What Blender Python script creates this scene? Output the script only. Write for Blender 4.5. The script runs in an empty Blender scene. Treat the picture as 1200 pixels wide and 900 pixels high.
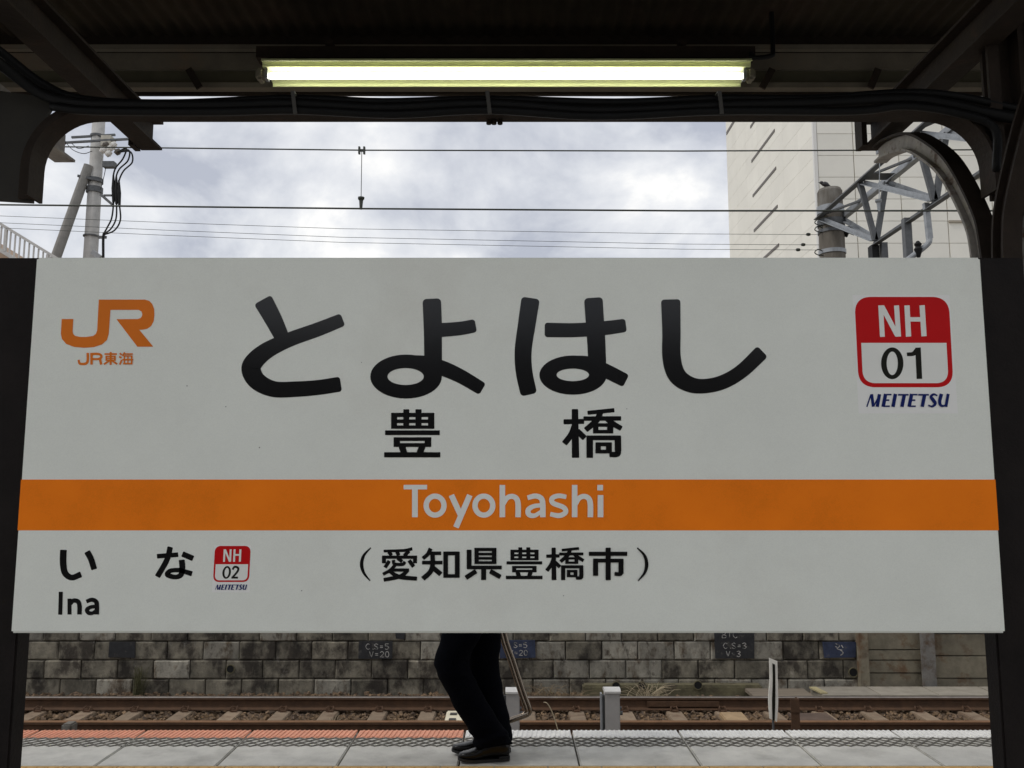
import bpy, bmesh, math, random
import numpy as np
from mathutils import Vector, Matrix
from mathutils.geometry import tessellate_polygon

random.seed(7); rng = np.random.default_rng(7)
sc = bpy.context.scene
C = sc.collection

# ---------------------------------------------------------------- camera
CAM_H = 1.55; PITCH = math.radians(6.9)
cam = bpy.data.cameras.new('camera'); cam.lens = 30.0; cam.sensor_width = 36.0
cam.clip_start = 0.05; cam.clip_end = 3000
camo = bpy.data.objects.new('camera', cam); C.objects.link(camo)
camo.location = (0, 0, CAM_H); camo.rotation_euler = (math.radians(90) + PITCH, 0, 0)
sc.camera = camo

# ---------------------------------------------------------------- sky
SUN_EL = math.radians(50); SUN_AZ = math.radians(-104)      # azimuth from +Y, negative = left
w = bpy.data.worlds.new('World'); sc.world = w; w.use_nodes = True
nt = w.node_tree; nt.nodes.clear()
N = nt.nodes.new; L = nt.links.new
out = N('ShaderNodeOutputWorld')
sky = N('ShaderNodeTexSky'); sky.sky_type = 'NISHITA'; sky.sun_disc = False
sky.sun_elevation = SUN_EL; sky.sun_rotation = SUN_AZ
bg1 = N('ShaderNodeBackground'); bg1.inputs[1].default_value = 0.10; L(sky.outputs[0], bg1.inputs[0])
tc = N('ShaderNodeTexCoord'); sep = N('ShaderNodeSeparateXYZ'); L(tc.outputs['Generated'], sep.inputs[0])
def M2(op, a, b):
    m = N('ShaderNodeMath'); m.operation = op
    for i, v in enumerate((a, b)):
        if isinstance(v, (int, float)): m.inputs[i].default_value = v
        else: L(v, m.inputs[i])
    return m.outputs[0]
zz = M2('ADD', M2('MAXIMUM', sep.outputs[2], 0.0), 0.5)
cx = M2('ADD', M2('DIVIDE', sep.outputs[0], zz), -0.13); cy = M2('DIVIDE', sep.outputs[1], zz)
comb = N('ShaderNodeCombineXYZ'); L(cx, comb.inputs[0]); L(cy, comb.inputs[1]); comb.inputs[2].default_value = 6.4
n1 = N('ShaderNodeTexNoise'); n1.inputs['Scale'].default_value = 4.2; n1.inputs['Detail'].default_value = 9
n1.inputs['Roughness'].default_value = 0.56; n1.inputs['Distortion'].default_value = 0.25
L(comb.outputs[0], n1.inputs['Vector'])
cr = N('ShaderNodeValToRGB'); e = cr.color_ramp.elements
e[0].position = 0.37; e[0].color = (0.44, 0.465, 0.535, 1)
e[1].position = 0.66; e[1].color = (1.0, 0.985, 0.95, 1)
m_ = e.new(0.48); m_.color = (0.63, 0.65, 0.695, 1)
m_ = e.new(0.575); m_.color = (0.78, 0.79, 0.81, 1)
L(n1.outputs[0], cr.inputs[0])
bg2 = N('ShaderNodeBackground'); bg2.inputs[1].default_value = 0.97; L(cr.outputs[0], bg2.inputs[0])
mx = N('ShaderNodeMixShader'); mx.inputs[0].default_value = 0.94
L(bg1.outputs[0], mx.inputs[1]); L(bg2.outputs[0], mx.inputs[2]); L(mx.outputs[0], out.inputs[0])

# ---------------------------------------------------------------- sun (overcast)
sl = bpy.data.lights.new('sun', 'SUN'); sl.energy = 1.0; sl.angle = math.radians(14); sl.color = (1, 0.96, 0.9)
so = bpy.data.objects.new('sun', sl); C.objects.link(so)
d = Vector((math.sin(SUN_AZ) * math.cos(SUN_EL), math.cos(SUN_AZ) * math.cos(SUN_EL), math.sin(SUN_EL)))
so.location = (0, 0, 60); so.rotation_euler = d.to_track_quat('Z', 'Y').to_euler()

# ---------------------------------------------------------------- colour management
sc.view_settings.view_transform = 'Standard'; sc.view_settings.look = 'None'
sc.view_settings.exposure = 0.25; sc.view_settings.gamma = 1.0; sc.view_settings.use_curve_mapping = False
sc.render.engine = 'CYCLES'
sc.cycles.max_bounces = 10; sc.cycles.diffuse_bounces = 6

# ================================================================ helpers
cP, sP = math.cos(PITCH), math.sin(PITCH)
def at(x, y, Y):
    """point at distance Y that the photograph shows at (x, y)"""
    u, v = (x - 600) / 1000.0, (450 - y) / 1000.0
    k = Y / (cP - sP * v)
    return Vector((u * k, Y, CAM_H + (sP + cP * v) * k))
def atX(x, y, X):
    u, v = (x - 600) / 1000.0, (450 - y) / 1000.0
    k = X / u
    return Vector((X, k * (cP - sP * v), CAM_H + (sP + cP * v) * k))

_m = {}
def mat(name, col, rough=0.7, var=0.0, scale=6.0, bump=0.0, bscale=40.0, metal=0.0, col2=None, c2lo=0.5, c2hi=0.7,
        c2scale=3.0, rand=0.0, emit=None, estr=0, spec=0.5, speck=0.0, stretch=None, col3=None, c3lo=0.55, c3hi=0.68, c3scale=7.0, grain=0.0):
    """procedural material: base colour with noise variation, patches of col2 (stains), specks and bump"""
    if name in _m: return _m[name]
    m = bpy.data.materials.new(name); m.use_nodes = True; t = m.node_tree
    b = t.nodes['Principled BSDF']; n = t.nodes.new; l = t.links.new
    b.inputs['Roughness'].default_value = rough; b.inputs['Metallic'].default_value = metal
    b.inputs['Specular IOR Level'].default_value = spec
    geo = n('ShaderNodeNewGeometry'); vec = geo.outputs['Position']
    if stretch:
        mp = n('ShaderNodeMapping'); mp.inputs['Scale'].default_value = stretch; l(vec, mp.inputs[0]); vec = mp.outputs[0]
    def noise(s, d=5, r=0.6):
        x = n('ShaderNodeTexNoise'); x.inputs['Scale'].default_value = s; x.inputs['Detail'].default_value = d
        x.inputs['Roughness'].default_value = r; l(vec, x.inputs['Vector']); return x.outputs[0]
    def rampf(src, lo, hi, a=0.0, z=1.0):
        r = n('ShaderNodeMapRange'); r.inputs[1].default_value = lo; r.inputs[2].default_value = hi
        r.inputs[3].default_value = a; r.inputs[4].default_value = z; l(src, r.inputs[0]); return r.outputs[0]
    def mixc(f, a, c, mode='MIX'):
        x = n('ShaderNodeMix'); x.data_type = 'RGBA'; x.blend_type = mode
        if isinstance(f, float): x.inputs[0].default_value = f
        else: l(f, x.inputs[0])
        for s, v in ((6, a), (7, c)):
            if isinstance(v, tuple): x.inputs[s].default_value = (*v, 1) if len(v) == 3 else v
            else: l(v, x.inputs[s])
        return x.outputs[2]
    cur = tuple(col)
    if col2 is not None:
        cur = mixc(rampf(noise(c2scale, 8, 0.65), c2lo, c2hi), cur, tuple(col2))
    if col3 is not None:
        cur = mixc(rampf(noise(c3scale, 9, 0.7), c3lo, c3hi), cur, tuple(col3))
    if grain > 0:
        g = rampf(noise(420.0, 3, 0.6), 0.3, 0.7, 1 - grain, 1 + grain)
        cc = n('ShaderNodeCombineColor')
        for i in range(3): l(g, cc.inputs[i])
        cur = mixc(1.0, cur, cc.outputs[0], 'MULTIPLY')
    if var > 0:
        g = rampf(noise(scale, 8, 0.65), 0.3, 0.7, 1 - var, 1 + var)
        cc = n('ShaderNodeCombineColor')
        for i in range(3): l(g, cc.inputs[i])
        cur = mixc(1.0, cur, cc.outputs[0], 'MULTIPLY')
    if rand > 0:
        oi = n('ShaderNodeObjectInfo'); g = rampf(oi.outputs['Random'], 0, 1, 1 - rand, 1 + rand)
        cc = n('ShaderNodeCombineColor')
        for i in range(3): l(g, cc.inputs[i])
        cur = mixc(1.0, cur, cc.outputs[0], 'MULTIPLY')
    if speck > 0:
        v = n('ShaderNodeTexVoronoi'); v.inputs['Scale'].default_value = 9.0; l(vec, v.inputs['Vector'])
        cur = mixc(rampf(v.outputs['Distance'], 0.009, 0.017, speck, 0.0), cur, (0.05, 0.045, 0.04))
    if isinstance(cur, tuple): b.inputs['Base Color'].default_value = (*cur, 1)
    else: l(cur, b.inputs['Base Color'])
    if bump > 0:
        bp = n('ShaderNodeBump'); bp.inputs['Strength'].default_value = bump; bp.inputs['Distance'].default_value = 0.02
        l(noise(bscale, 6, 0.6), bp.inputs['Height']); l(bp.outputs[0], b.inputs['Normal'])
    if emit:
        b.inputs['Emission Color'].default_value = (*emit, 1); b.inputs['Emission Strength'].default_value = estr
    _m[name] = m
    return m

def tag(o, label=None, cat=None, group=None, kind=None):
    if label: o['label'] = label
    if cat: o['category'] = cat
    if group: o['group'] = group
    if kind: o['kind'] = kind
    return o
def thing(name, loc, label, cat, group=None):
    o = bpy.data.objects.new(name, None); o.empty_display_size = 0.1; C.objects.link(o); o.location = loc
    return tag(o, label, cat, group)
def rootloc(p):
    v = Vector((0, 0, 0))
    while p is not None:
        if p.type == 'EMPTY': v += Vector(p.location)
        p = p.parent
    return v
def link(name, me, m, parent=None, smooth=False):
    if m is not None and not me.materials: me.materials.append(m)
    if smooth:
        for p in me.polygons: p.use_smooth = True
    o = bpy.data.objects.new(name, me); C.objects.link(o)
    if parent is not None:
        o.parent = parent
        o.matrix_parent_inverse = Matrix.Translation(-rootloc(parent)) if parent.type == 'EMPTY' else Matrix.Identity(4)
        if parent.type != 'EMPTY': o.matrix_parent_inverse = Matrix.Translation(-Vector(parent.location))
    return o

class MB:
    def __init__(s): s.v = []; s.f = []
    def add(s, vs, fs):
        b = len(s.v); s.v += [tuple(v) for v in vs]; s.f += [tuple(i + b for i in f) for f in fs]; return s
    def box(s, x0, x1, y0, y1, z0, z1):
        return s.add([(x0,y0,z0),(x1,y0,z0),(x1,y1,z0),(x0,y1,z0),(x0,y0,z1),(x1,y0,z1),(x1,y1,z1),(x0,y1,z1)],
                     [(0,3,2,1),(4,5,6,7),(0,1,5,4),(1,2,6,5),(2,3,7,6),(3,0,4,7)])
    def bar(s, p0, p1, a, b, up=(0,0,1)):
        """rectangular bar a wide, b high (b along up)"""
        p0, p1 = Vector(p0), Vector(p1); d = (p1 - p0).normalized(); u = Vector(up)
        if abs(d.dot(u)) > 0.99: u = Vector((0, 1, 0))
        x = d.cross(u).normalized(); u = x.cross(d).normalized()
        vs = [p + x * (a/2*i) + u * (b/2*j) for p in (p0, p1) for i, j in ((-1,-1),(1,-1),(1,1),(-1,1))]
        return s.add(vs, [(0,1,2,3),(7,6,5,4),(0,4,5,1),(1,5,6,2),(2,6,7,3),(3,7,4,0)])
    def angle(s, p0, p1, a, t=0.008, up=(0,0,1), flip=1):
        """L-shaped steel angle"""
        p0, p1 = Vector(p0), Vector(p1); d = (p1 - p0).normalized(); u = Vector(up)
        if abs(d.dot(u)) > 0.99: u = Vector((0, 1, 0))
        x = d.cross(u).normalized() * flip; u = x.cross(d).normalized() * flip
        s.bar(p0 + u*(-a/2+t/2), p1 + u*(-a/2+t/2), a, t, u)
        s.bar(p0 + x*(-a/2+t/2) + u*(t/2+.0005), p1 + x*(-a/2+t/2) + u*(t/2+.0005), t, a-t, u)
        return s
    def tube(s, pts, r, n=10, caps=True):
        pts = [Vector(p) for p in pts]; rs = r if isinstance(r, (list, tuple)) else [r]*len(pts)
        t0 = (pts[1]-pts[0]).normalized(); u = t0.orthogonal().normalized(); rings = []
        for i, p in enumerate(pts):
            t = (pts[min(i+1, len(pts)-1)] - pts[max(i-1, 0)]).normalized()
            u = (u - t*u.dot(t)).normalized(); w_ = t.cross(u)
            rings.append([p + (u*math.cos(2*math.pi*k/n) + w_*math.sin(2*math.pi*k/n))*rs[i] for k in range(n)])
        return s.loft(rings, caps)
    def loft(s, rings, caps=True):
        n = len(rings[0]); b = len(s.v)
        for r in rings: s.v += [tuple(p) for p in r]
        for i in range(len(rings)-1):
            for k in range(n):
                a, c = b+i*n+k, b+i*n+(k+1) % n
                s.f.append((a, c, c+n, a+n))
        if caps:
            s.f.append(tuple(b+k for k in range(n))[::-1]); s.f.append(tuple(b+(len(rings)-1)*n+k for k in range(n)))
        return s
    def poly(s, pts, fn=None):
        """filled flat polygon"""
        tri = tessellate_polygon([[Vector((p[0], p[1], 0)) for p in pts]])
        return s.add([fn(*p) if fn else p for p in pts], tri)
    def prism(s, prof, axis, a, b):
        """extrude a closed 2D profile along an axis: 'x' -> (y,z), 'y' -> (x,z), 'z' -> (x,y)"""
        def P(p, t): return {'x': (t,p[0],p[1]), 'y': (p[0],t,p[1]), 'z': (p[0],p[1],t)}[axis]
        n = len(prof); base = len(s.v)
        s.v += [P(p, a) for p in prof] + [P(p, b) for p in prof]
        for k in range(n): s.f.append((base+k, base+(k+1) % n, base+n+(k+1) % n, base+n+k))
        for t in tessellate_polygon([[Vector((p[0], p[1], 0)) for p in prof]]):
            s.f.append(tuple(base+i for i in t)[::-1]); s.f.append(tuple(base+n+i for i in t))
        return s
    def sweep(s, path, sec):
        """sweep a rectangle section along a path lying in a plane; sec(p, tangent) -> 4 corner points"""
        path = [Vector(p) for p in path]; rings = []
        for i, p in enumerate(path):
            t = (path[min(i+1, len(path)-1)] - path[max(i-1, 0)]).normalized(); rings.append(sec(p, t))
        return s.loft(rings)
    def mesh(s, name, bevel=0.0, fix=True):
        me = bpy.data.meshes.new(name); me.from_pydata(s.v, [], s.f)
        if fix or bevel:
            bm = bmesh.new(); bm.from_mesh(me)
            if bevel:
                bmesh.ops.remove_doubles(bm, verts=bm.verts, dist=1e-6)
                ed = [e for e in bm.edges if len(e.link_faces) == 2 and e.calc_face_angle(0) > 0.6]
                bmesh.ops.bevel(bm, geom=ed, offset=bevel, segments=2, affect='EDGES', clamp_overlap=True)
            bmesh.ops.recalc_face_normals(bm, faces=bm.faces); bm.to_mesh(me); bm.free()
        return me
    def build(s, name, m, parent=None, bevel=0.0, smooth=False, fix=True):
        return link(name, s.mesh(name, bevel, fix), m, parent, smooth)

def catmull(pts, n=8):
    P = [np.array(p, float) for p in pts]; P = [2*P[0]-P[1]] + P + [2*P[-1]-P[-2]]; r = []
    for i in range(1, len(P)-2):
        a, b, c, d_ = P[i-1], P[i], P[i+1], P[i+2]
        for k in range(n):
            t = k/n
            r.append(0.5*((2*b) + (c-a)*t + (2*a-5*b+4*c-d_)*t*t + (3*b-a-3*c+d_)*t**3))
    r.append(P[-2]); return r

def stroke(mb, pts, w_, fn, rnd=0.16):
    """brush stroke: pts in 2D, width (number or one per point), corners slightly rounded, fn maps 2D -> 3D"""
    ws = list(w_) if isinstance(w_, (list, tuple)) else [w_]*len(pts)
    q = [(p[0], p[1], k) for p, k in zip(pts, ws)]
    q = np.array(catmull(q, 14) if len(q) > 2 else q, float)
    seg = np.r_[0, np.cumsum(np.hypot(np.diff(q[:,0]), np.diff(q[:,1])))]; Ls = seg[-1]
    r = min(rnd*min(ws), Ls*0.3) if rnd > 0 else 0
    ss = list(seg[(seg > r) & (seg < Ls-r)]) if r > 0 else list(seg)
    if r > 0:
        th = [r*(1-math.cos(math.pi/2*i/4)) for i in range(5)]
        ss = th + ss + [Ls-t for t in th[::-1]]
    ss = sorted(set(ss)); left, right = [], []
    for s_ in ss:
        x, y, k = (np.interp(s_, seg, q[:,j]) for j in range(3))
        a, b = max(s_-4e-3*Ls, 0), min(s_+4e-3*Ls, Ls)
        tx = np.interp(b, seg, q[:,0])-np.interp(a, seg, q[:,0]); ty = np.interp(b, seg, q[:,1])-np.interp(a, seg, q[:,1])
        ln = math.hypot(tx, ty) or 1; nx, ny = -ty/ln, tx/ln
        h = k/2; e_ = min(s_, Ls-s_)
        if r > 0 and e_ < r: h = h - r + math.sqrt(max(r*r-(r-e_)**2, 0))
        left.append((x+nx*h, y+ny*h)); right.append((x-nx*h, y-ny*h))
    b0 = len(mb.v); n_ = len(ss)
    mb.v += [tuple(fn(*p)) for p in left] + [tuple(fn(*p)) for p in right]
    mb.f += [(b0+i, b0+i+1, b0+n_+i+1, b0+n_+i) for i in range(n_-1)]
def ellipse(cx_, cy_, rx, ry, n=28):
    return [(cx_+rx*math.cos(2*math.pi*i/n), cy_+ry*math.sin(2*math.pi*i/n)) for i in range(n+1)]
def roundpoly(pts, r, n=8):
    o = []
    for i, p in enumerate(pts):
        p = np.array(p, float); a = np.array(pts[i-1], float); b = np.array(pts[(i+1) % len(pts)], float)
        rr = r[i] if isinstance(r, (list, tuple)) else r
        if rr <= 0: o.append(tuple(p)); continue
        p0 = p+(a-p)/np.linalg.norm(a-p)*rr; p1 = p+(b-p)/np.linalg.norm(b-p)*rr
        for k in range(n+1):
            t = k/n; s_ = 0.5523*0
            # circular-like corner: quadratic weighted blend
            q = (1-t)**2*p0 + 2*t*(1-t)*p + t*t*p1; q = q*0.9 + (p0*(1-t)+p1*t)*0.1
            o.append(tuple(q))
    return o

# ================================================================ materials
m_board = mat('sign_white', (0.875, 0.89, 0.81), 0.42, grain=0.035, var=0.028, scale=6, bump=0.03, bscale=260, col2=(0.80, 0.80, 0.72), c2lo=0.55, c2hi=0.8, c2scale=2.2, speck=0.8, spec=0.3)
m_edge = mat('sign_edge', (0.42, 0.42, 0.40), 0.5, var=0.1)
m_ink = mat('black_vinyl', (0.004, 0.004, 0.0045), 0.16, var=0.1, scale=8)
m_orange = mat('orange_vinyl', (1.0, 0.235, 0.012), 0.4, spec=0.10, grain=0.05, var=0.10, scale=7, bump=0.03, bscale=200)
m_logo = mat('logo_orange', (0.80, 0.20, 0.02), 0.42, spec=0.12, var=0.06)
m_red = mat('sticker_red', (0.60, 0.008, 0.010), 0.4, spec=0.12, var=0.06)
m_stick = mat('sticker_white', (0.88, 0.88, 0.82), 0.38, spec=0.3, var=0.03)
m_blue = mat('sticker_navy', (0.008, 0.018, 0.13), 0.4, spec=0.12, var=0.05)
m_ink2 = mat('sticker_black', (0.014, 0.014, 0.010), 0.4, spec=0.12, var=0.05)
m_post = mat('post_brown', (0.012, 0.009, 0.008), 0.6, var=0.3, scale=9, bump=0.12, bscale=120, spec=0.15)
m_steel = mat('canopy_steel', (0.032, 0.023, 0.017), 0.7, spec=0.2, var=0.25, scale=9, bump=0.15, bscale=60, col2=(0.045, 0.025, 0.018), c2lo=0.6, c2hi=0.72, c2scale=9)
m_steel2 = mat('weathered_lit_steel', (0.37, 0.345, 0.315), 0.65, spec=0.3, var=0.25, scale=20, bump=0.15, bscale=80, col2=(0.12, 0.07, 0.045), c2lo=0.55, c2hi=0.68, c2scale=14)  # rust patches over a pale base that carries the arm's lit look
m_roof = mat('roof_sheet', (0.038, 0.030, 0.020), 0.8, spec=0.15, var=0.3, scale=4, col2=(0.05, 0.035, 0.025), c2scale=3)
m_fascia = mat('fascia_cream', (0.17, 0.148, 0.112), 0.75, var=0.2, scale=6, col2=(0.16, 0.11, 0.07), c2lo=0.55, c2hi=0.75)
m_cable = mat('cable_black', (0.006, 0.006, 0.006), 0.55, spec=0.25, var=0.2)
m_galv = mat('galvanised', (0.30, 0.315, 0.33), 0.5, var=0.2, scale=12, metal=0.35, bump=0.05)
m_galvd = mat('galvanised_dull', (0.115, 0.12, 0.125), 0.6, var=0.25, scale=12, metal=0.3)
m_conc = mat('pole_concrete', (0.42, 0.41, 0.39), 0.85, var=0.15, scale=6, bump=0.2, bscale=30)
m_concd = mat('pole_concrete_dark', (0.13, 0.115, 0.095), 0.9, stretch=(1,1,.3), var=0.25, scale=5, bump=0.2, bscale=30, col2=(0.22, 0.21, 0.19), c2scale=4)
m_wire = mat('wire_copper_dark', (0.05, 0.055, 0.045), 0.5, metal=0.4)
m_porc = mat('porcelain', (0.7, 0.68, 0.64), 0.25)
m_rust = mat('rail_rust', (0.080, 0.040, 0.019), 0.8, var=0.3, scale=10, bump=0.2, bscale=50)
m_head = mat('rail_head', (0.45, 0.40, 0.36), 0.35, var=0.2, metal=0.8, scale=8)
m_headr = mat('rail_head_rusty', (0.22, 0.115, 0.055), 0.6, var=0.2, metal=0.3, scale=8)
m_sleep = mat('sleeper', (0.25, 0.185, 0.125), 0.9, var=0.2, scale=9, bump=0.3, bscale=40, rand=0.12, col2=(0.17, 0.11, 0.07), c2scale=6)
m_stone = mat('ballast_stone', (0.185, 0.120, 0.066), 0.9, var=0.6, scale=11, bump=0.2, bscale=60, col2=(0.10, 0.07, 0.05), c2lo=0.45, c2hi=0.6, c2scale=16)
m_bed = mat('track_bed', (0.09, 0.062, 0.04), 0.95, var=0.4, scale=25, bump=0.8, bscale=45)
m_block = mat('wall_block', (0.185, 0.165, 0.125), 0.9, stretch=(1,1,.7), col3=(0.33,0.31,0.27), c3lo=.60, c3hi=.78, c3scale=6.5, var=0.5, scale=5.5, bump=0.5, bscale=38, rand=0.28, col2=(0.045, 0.037, 0.028), c2lo=0.46, c2hi=0.60, c2scale=4.2)
m_block2 = mat('wall_block_pale', (0.27, 0.25, 0.205), 0.9, stretch=(1,1,.6), col3=(0.055,0.042,0.030), c3lo=.54, c3hi=.66, c3scale=8, var=0.45, scale=5.5, bump=0.5, bscale=38, rand=0.2, col2=(0.10, 0.075, 0.05), c2lo=0.5, c2hi=0.62, c2scale=5)
m_mortar = mat('mortar_dark', (0.045, 0.038, 0.028), 0.95, var=0.4, scale=15)
m_moss = mat('mossy_concrete', (0.13, 0.115, 0.065), 0.95, var=0.4, scale=7, bump=0.4, bscale=30, col2=(0.07, 0.055, 0.035), c2scale=5)
m_plank = mat('precast_plank', (0.20, 0.175, 0.125), 0.9, var=0.3, scale=5, bump=0.3, bscale=25, rand=0.14, col2=(0.13, 0.08, 0.045), c2lo=0.52, c2hi=0.66, c2scale=4)
m_slab = mat('platform_slab', (0.52, 0.505, 0.46), 0.85, var=0.16, scale=5, grain=.06, speck=.5, bump=0.15, bscale=90, rand=0.05, col2=(0.38, 0.365, 0.33), c2lo=0.5, c2hi=0.7, c2scale=3)
m_joint = mat('joint_dark', (0.07, 0.065, 0.06), 0.95, var=0.2)
m_asph = mat('platform_paving', (0.34, 0.33, 0.31), 0.9, var=0.2, scale=20, bump=0.3, bscale=120)
m_tact = mat('tactile_yellow', (0.60, 0.36, 0.10), 0.7, var=0.15, scale=12)
m_orstrip = mat('edge_orange', (0.70, 0.31, 0.195), 0.75, var=0.18, scale=14, bump=0.3, bscale=70)
m_whstrip = mat('edge_white', (0.70, 0.69, 0.66), 0.75, var=0.15, scale=14, bump=0.3, bscale=70)
m_tread = mat('tread_rubber', (0.16, 0.15, 0.13), 0.8, var=0.3, scale=20)
m_bpanel = mat('panel_cream', (0.80, 0.775, 0.70), 0.7, var=0.05, scale=0.4, rand=0.03)
m_bgap = mat('panel_gap', (0.57, 0.545, 0.48), 0.8)
m_slit = mat('slit_window', (0.075, 0.055, 0.035), 0.4)
m_trim = mat('corner_trim', (0.72, 0.71, 0.68), 0.6)
m_ground = mat('earth', (0.25, 0.23, 0.19), 0.95, var=0.3, scale=0.8)

# ================================================================ setting
g = MB()
g.add([(-900,-900,-1.35),(900,-900,-1.35),(900,12.35,-1.35),(-900,12.35,-1.35)], [(0,1,2,3)])
g.add([(-900,12.35,0.62),(900,12.35,0.62),(900,1800,0.62),(-900,1800,0.62)], [(0,1,2,3)])
g.add([(-900,12.35,-1.35),(900,12.35,-1.35),(900,12.35,0.62),(-900,12.35,0.62)], [(0,1,2,3)])
tag(g.build('ground', m_ground), kind='structure')

# track bed sheet with slight unevenness
bm_ = MB(); nx, ny = 120, 16
for j in range(ny+1):
    for i in range(nx+1):
        x = -14 + 28*i/nx; y = 6.2 + 5.85*j/ny
        z = -1.27 + 0.02*math.sin(x*3.1+y*2) + rng.uniform(-.012, .012)
        bm_.v.append((x, y, z))
for j in range(ny):
    for i in range(nx):
        a = j*(nx+1)+i; bm_.f.append((a, a+1, a+nx+2, a+nx+1))
tag(bm_.build('track_bed', m_bed), kind='structure')

# platform
EDGE = 5.70
pf = MB(); pf.box(-16, 16, -5.0, 4.695, -1.3, -0.004); pf.box(-16, 16, 4.695, EDGE-0.06, -1.3, -0.105)
pf.box(-16, 16, EDGE-0.0595, EDGE-0.03, -0.7, -0.106)
plat = tag(pf.build('platform', m_asph), kind='structure')
jx = -0.30
slab_me = MB().box(-0.3345, 0.3345, 0, 0.69, -0.10, 0).mesh('edge_slab', bevel=0.006)
for i in range(-12, 12):
    o = link('edge_slab', slab_me, m_slab, plat); o.location = (jx + 0.68*i + 0.34, 5.0, 0)
# tread net and colour strip pieces, one per slab
for i in range(-12, 12):
    x0 = jx + 0.68*i + 0.008; x1 = x0 + 0.664
    s_ = MB().box(x0, x1, 5.535, EDGE-0.008, -0.001, 0.004)
    for k in range(22):                                    # slanting ribs across the strip
        xx = x0 + 0.015 + k*0.03
        s_.bar((xx, 5.54, 0.0055), (xx+0.012, EDGE-0.012, 0.0055), 0.012, 0.006)
    s_.build('edge_strip', m_orstrip if i < 0 else m_whstrip, plat, fix=False)
    t_ = MB(); n_ = 9; cw = 0.664/n_
    for r in range(5):
        yy = 5.375 + r*0.036
        for k in range(n_):
            xa = x0 + k*cw; dx_ = cw/2
            sgn = 1 if r % 2 == 0 else -1
            jit = rng.uniform(-.004, .004)
            t_.bar((xa, yy+jit-0.014*sgn, 0.003), (xa+dx_, yy+0.014*sgn, 0.003), 0.0065, 0.006)
            t_.bar((xa+dx_, yy+0.014*sgn, 0.0034), (xa+cw, yy+jit-0.014*sgn, 0.0034), 0.0065, 0.006)
    o = t_.build('tread_net', m_tread, plat, fix=False); o['kind'] = 'stuff'
# tactile blocks
tb = MB().box(-0.147, 0.147, 0, 0.294, -0.02, 0.0)
for i in range(5):
    for j in range(5): tb.tube([(-0.118+i*0.059, 0.029+j*0.059, -0.001), (-0.118+i*0.059, 0.029+j*0.059, 0.005)], [0.016, 0.011], 8)
tb_me = tb.mesh('tactile_block')
for i in range(-22, 23):
    o = link('tactile_block', tb_me, m_tact, plat); o.location = (0.05 + i*0.30, 4.70, 0.001)

# ---------------------------------------------------------------- retaining wall of blocks
WY = 12.0
wall = thing('retaining_wall', (-2, WY, -1.3), 'weathered grey concrete block retaining wall beyond the rails', 'wall')
MB().box(-16, 4.76, WY+0.035, WY+0.34, -1.34, 0.615).build('mortar_backing', m_mortar, wall)
CH, BWd = 0.249, 0.495
def block_mesh(k):
    r = np.random.default_rng(k); mb = MB(); nx_, nz_ = 5, 3
    hx, hz = BWd/2-0.006, CH/2-0.005; V = []
    for j in range(nz_+1):
        for i in range(nx_+1):
            x = -hx+2*hx*(0,.035,.35,.65,.965,1)[i]; z = -hz+2*hz*(0,.07,.93,1)[j]; edge = i in (0, nx_) or j in (0, nz_)
            V.append((x + (r.uniform(-.004, .004) if edge else 0), (0.012 if edge else 0)+r.uniform(-.003, .003), z+(r.uniform(-.004, .004) if edge else 0)))
    F = [(j*(nx_+1)+i, j*(nx_+1)+i+1, (j+1)*(nx_+1)+i+1, (j+1)*(nx_+1)+i) for j in range(nz_) for i in range(nx_)]
    mb.add(V, F)
    per = [i for i in range(nx_+1)] + [j*(nx_+1)+nx_ for j in range(1, nz_+1)] + [nz_*(nx_+1)+i for i in range(nx_-1, -1, -1)] + [j*(nx_+1) for j in range(nz_-1, 0, -1)]
    b = len(mb.v); mb.v += [(V[i][0], 0.05, V[i][2]) for i in per]
    for a in range(len(per)):
        c = (a+1) % len(per); mb.f.append((per[a], b+a, b+c, per[c]))
    return mb.mesh('block')
vars_ = [block_mesh(20+k) for k in range(6)]
vars2 = [v.copy() for v in vars_]
for v in vars_: v.materials.append(m_block)
for v in vars2: v.materials.append(m_block2)
for c in range(7):
    zc = -1.289 + CH*(c+0.5)
    off = [0.0, 0.22, 0.05, 0.27, 0.1, 0.3, 0.02][c]
    x = 4.74 - BWd/2 - off; n_ = 0
    if off > 0.08:                                          # end stone
        o = link('block', vars_[c % 6], None, wall); o.location = (4.74-off/2, WY, zc); o.scale = (off/BWd, 1, 1)
    while x > -13.5:
        pale = (x > -0.2 and random.random() < 0.45) or random.random() < 0.10
        o = link('block', random.choice(vars2 if pale else vars_), None, wall)
        o.location = (x, WY + random.uniform(-.008, .012), zc); o.rotation_euler.z = random.uniform(-.012, .012)
        x -= BWd; n_ += 1
MB().box(-16, 4.76, WY-0.04, WY+0.36, 0.462, 0.64).build('coping', m_block2, wall, bevel=0.01)
# mossy plinth at the foot of the wall, right half
MB().box(0.95, 3.35, WY-0.20, WY-0.02, -1.32, -1.08).build('plinth', m_moss, wall, bevel=0.02)
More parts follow.
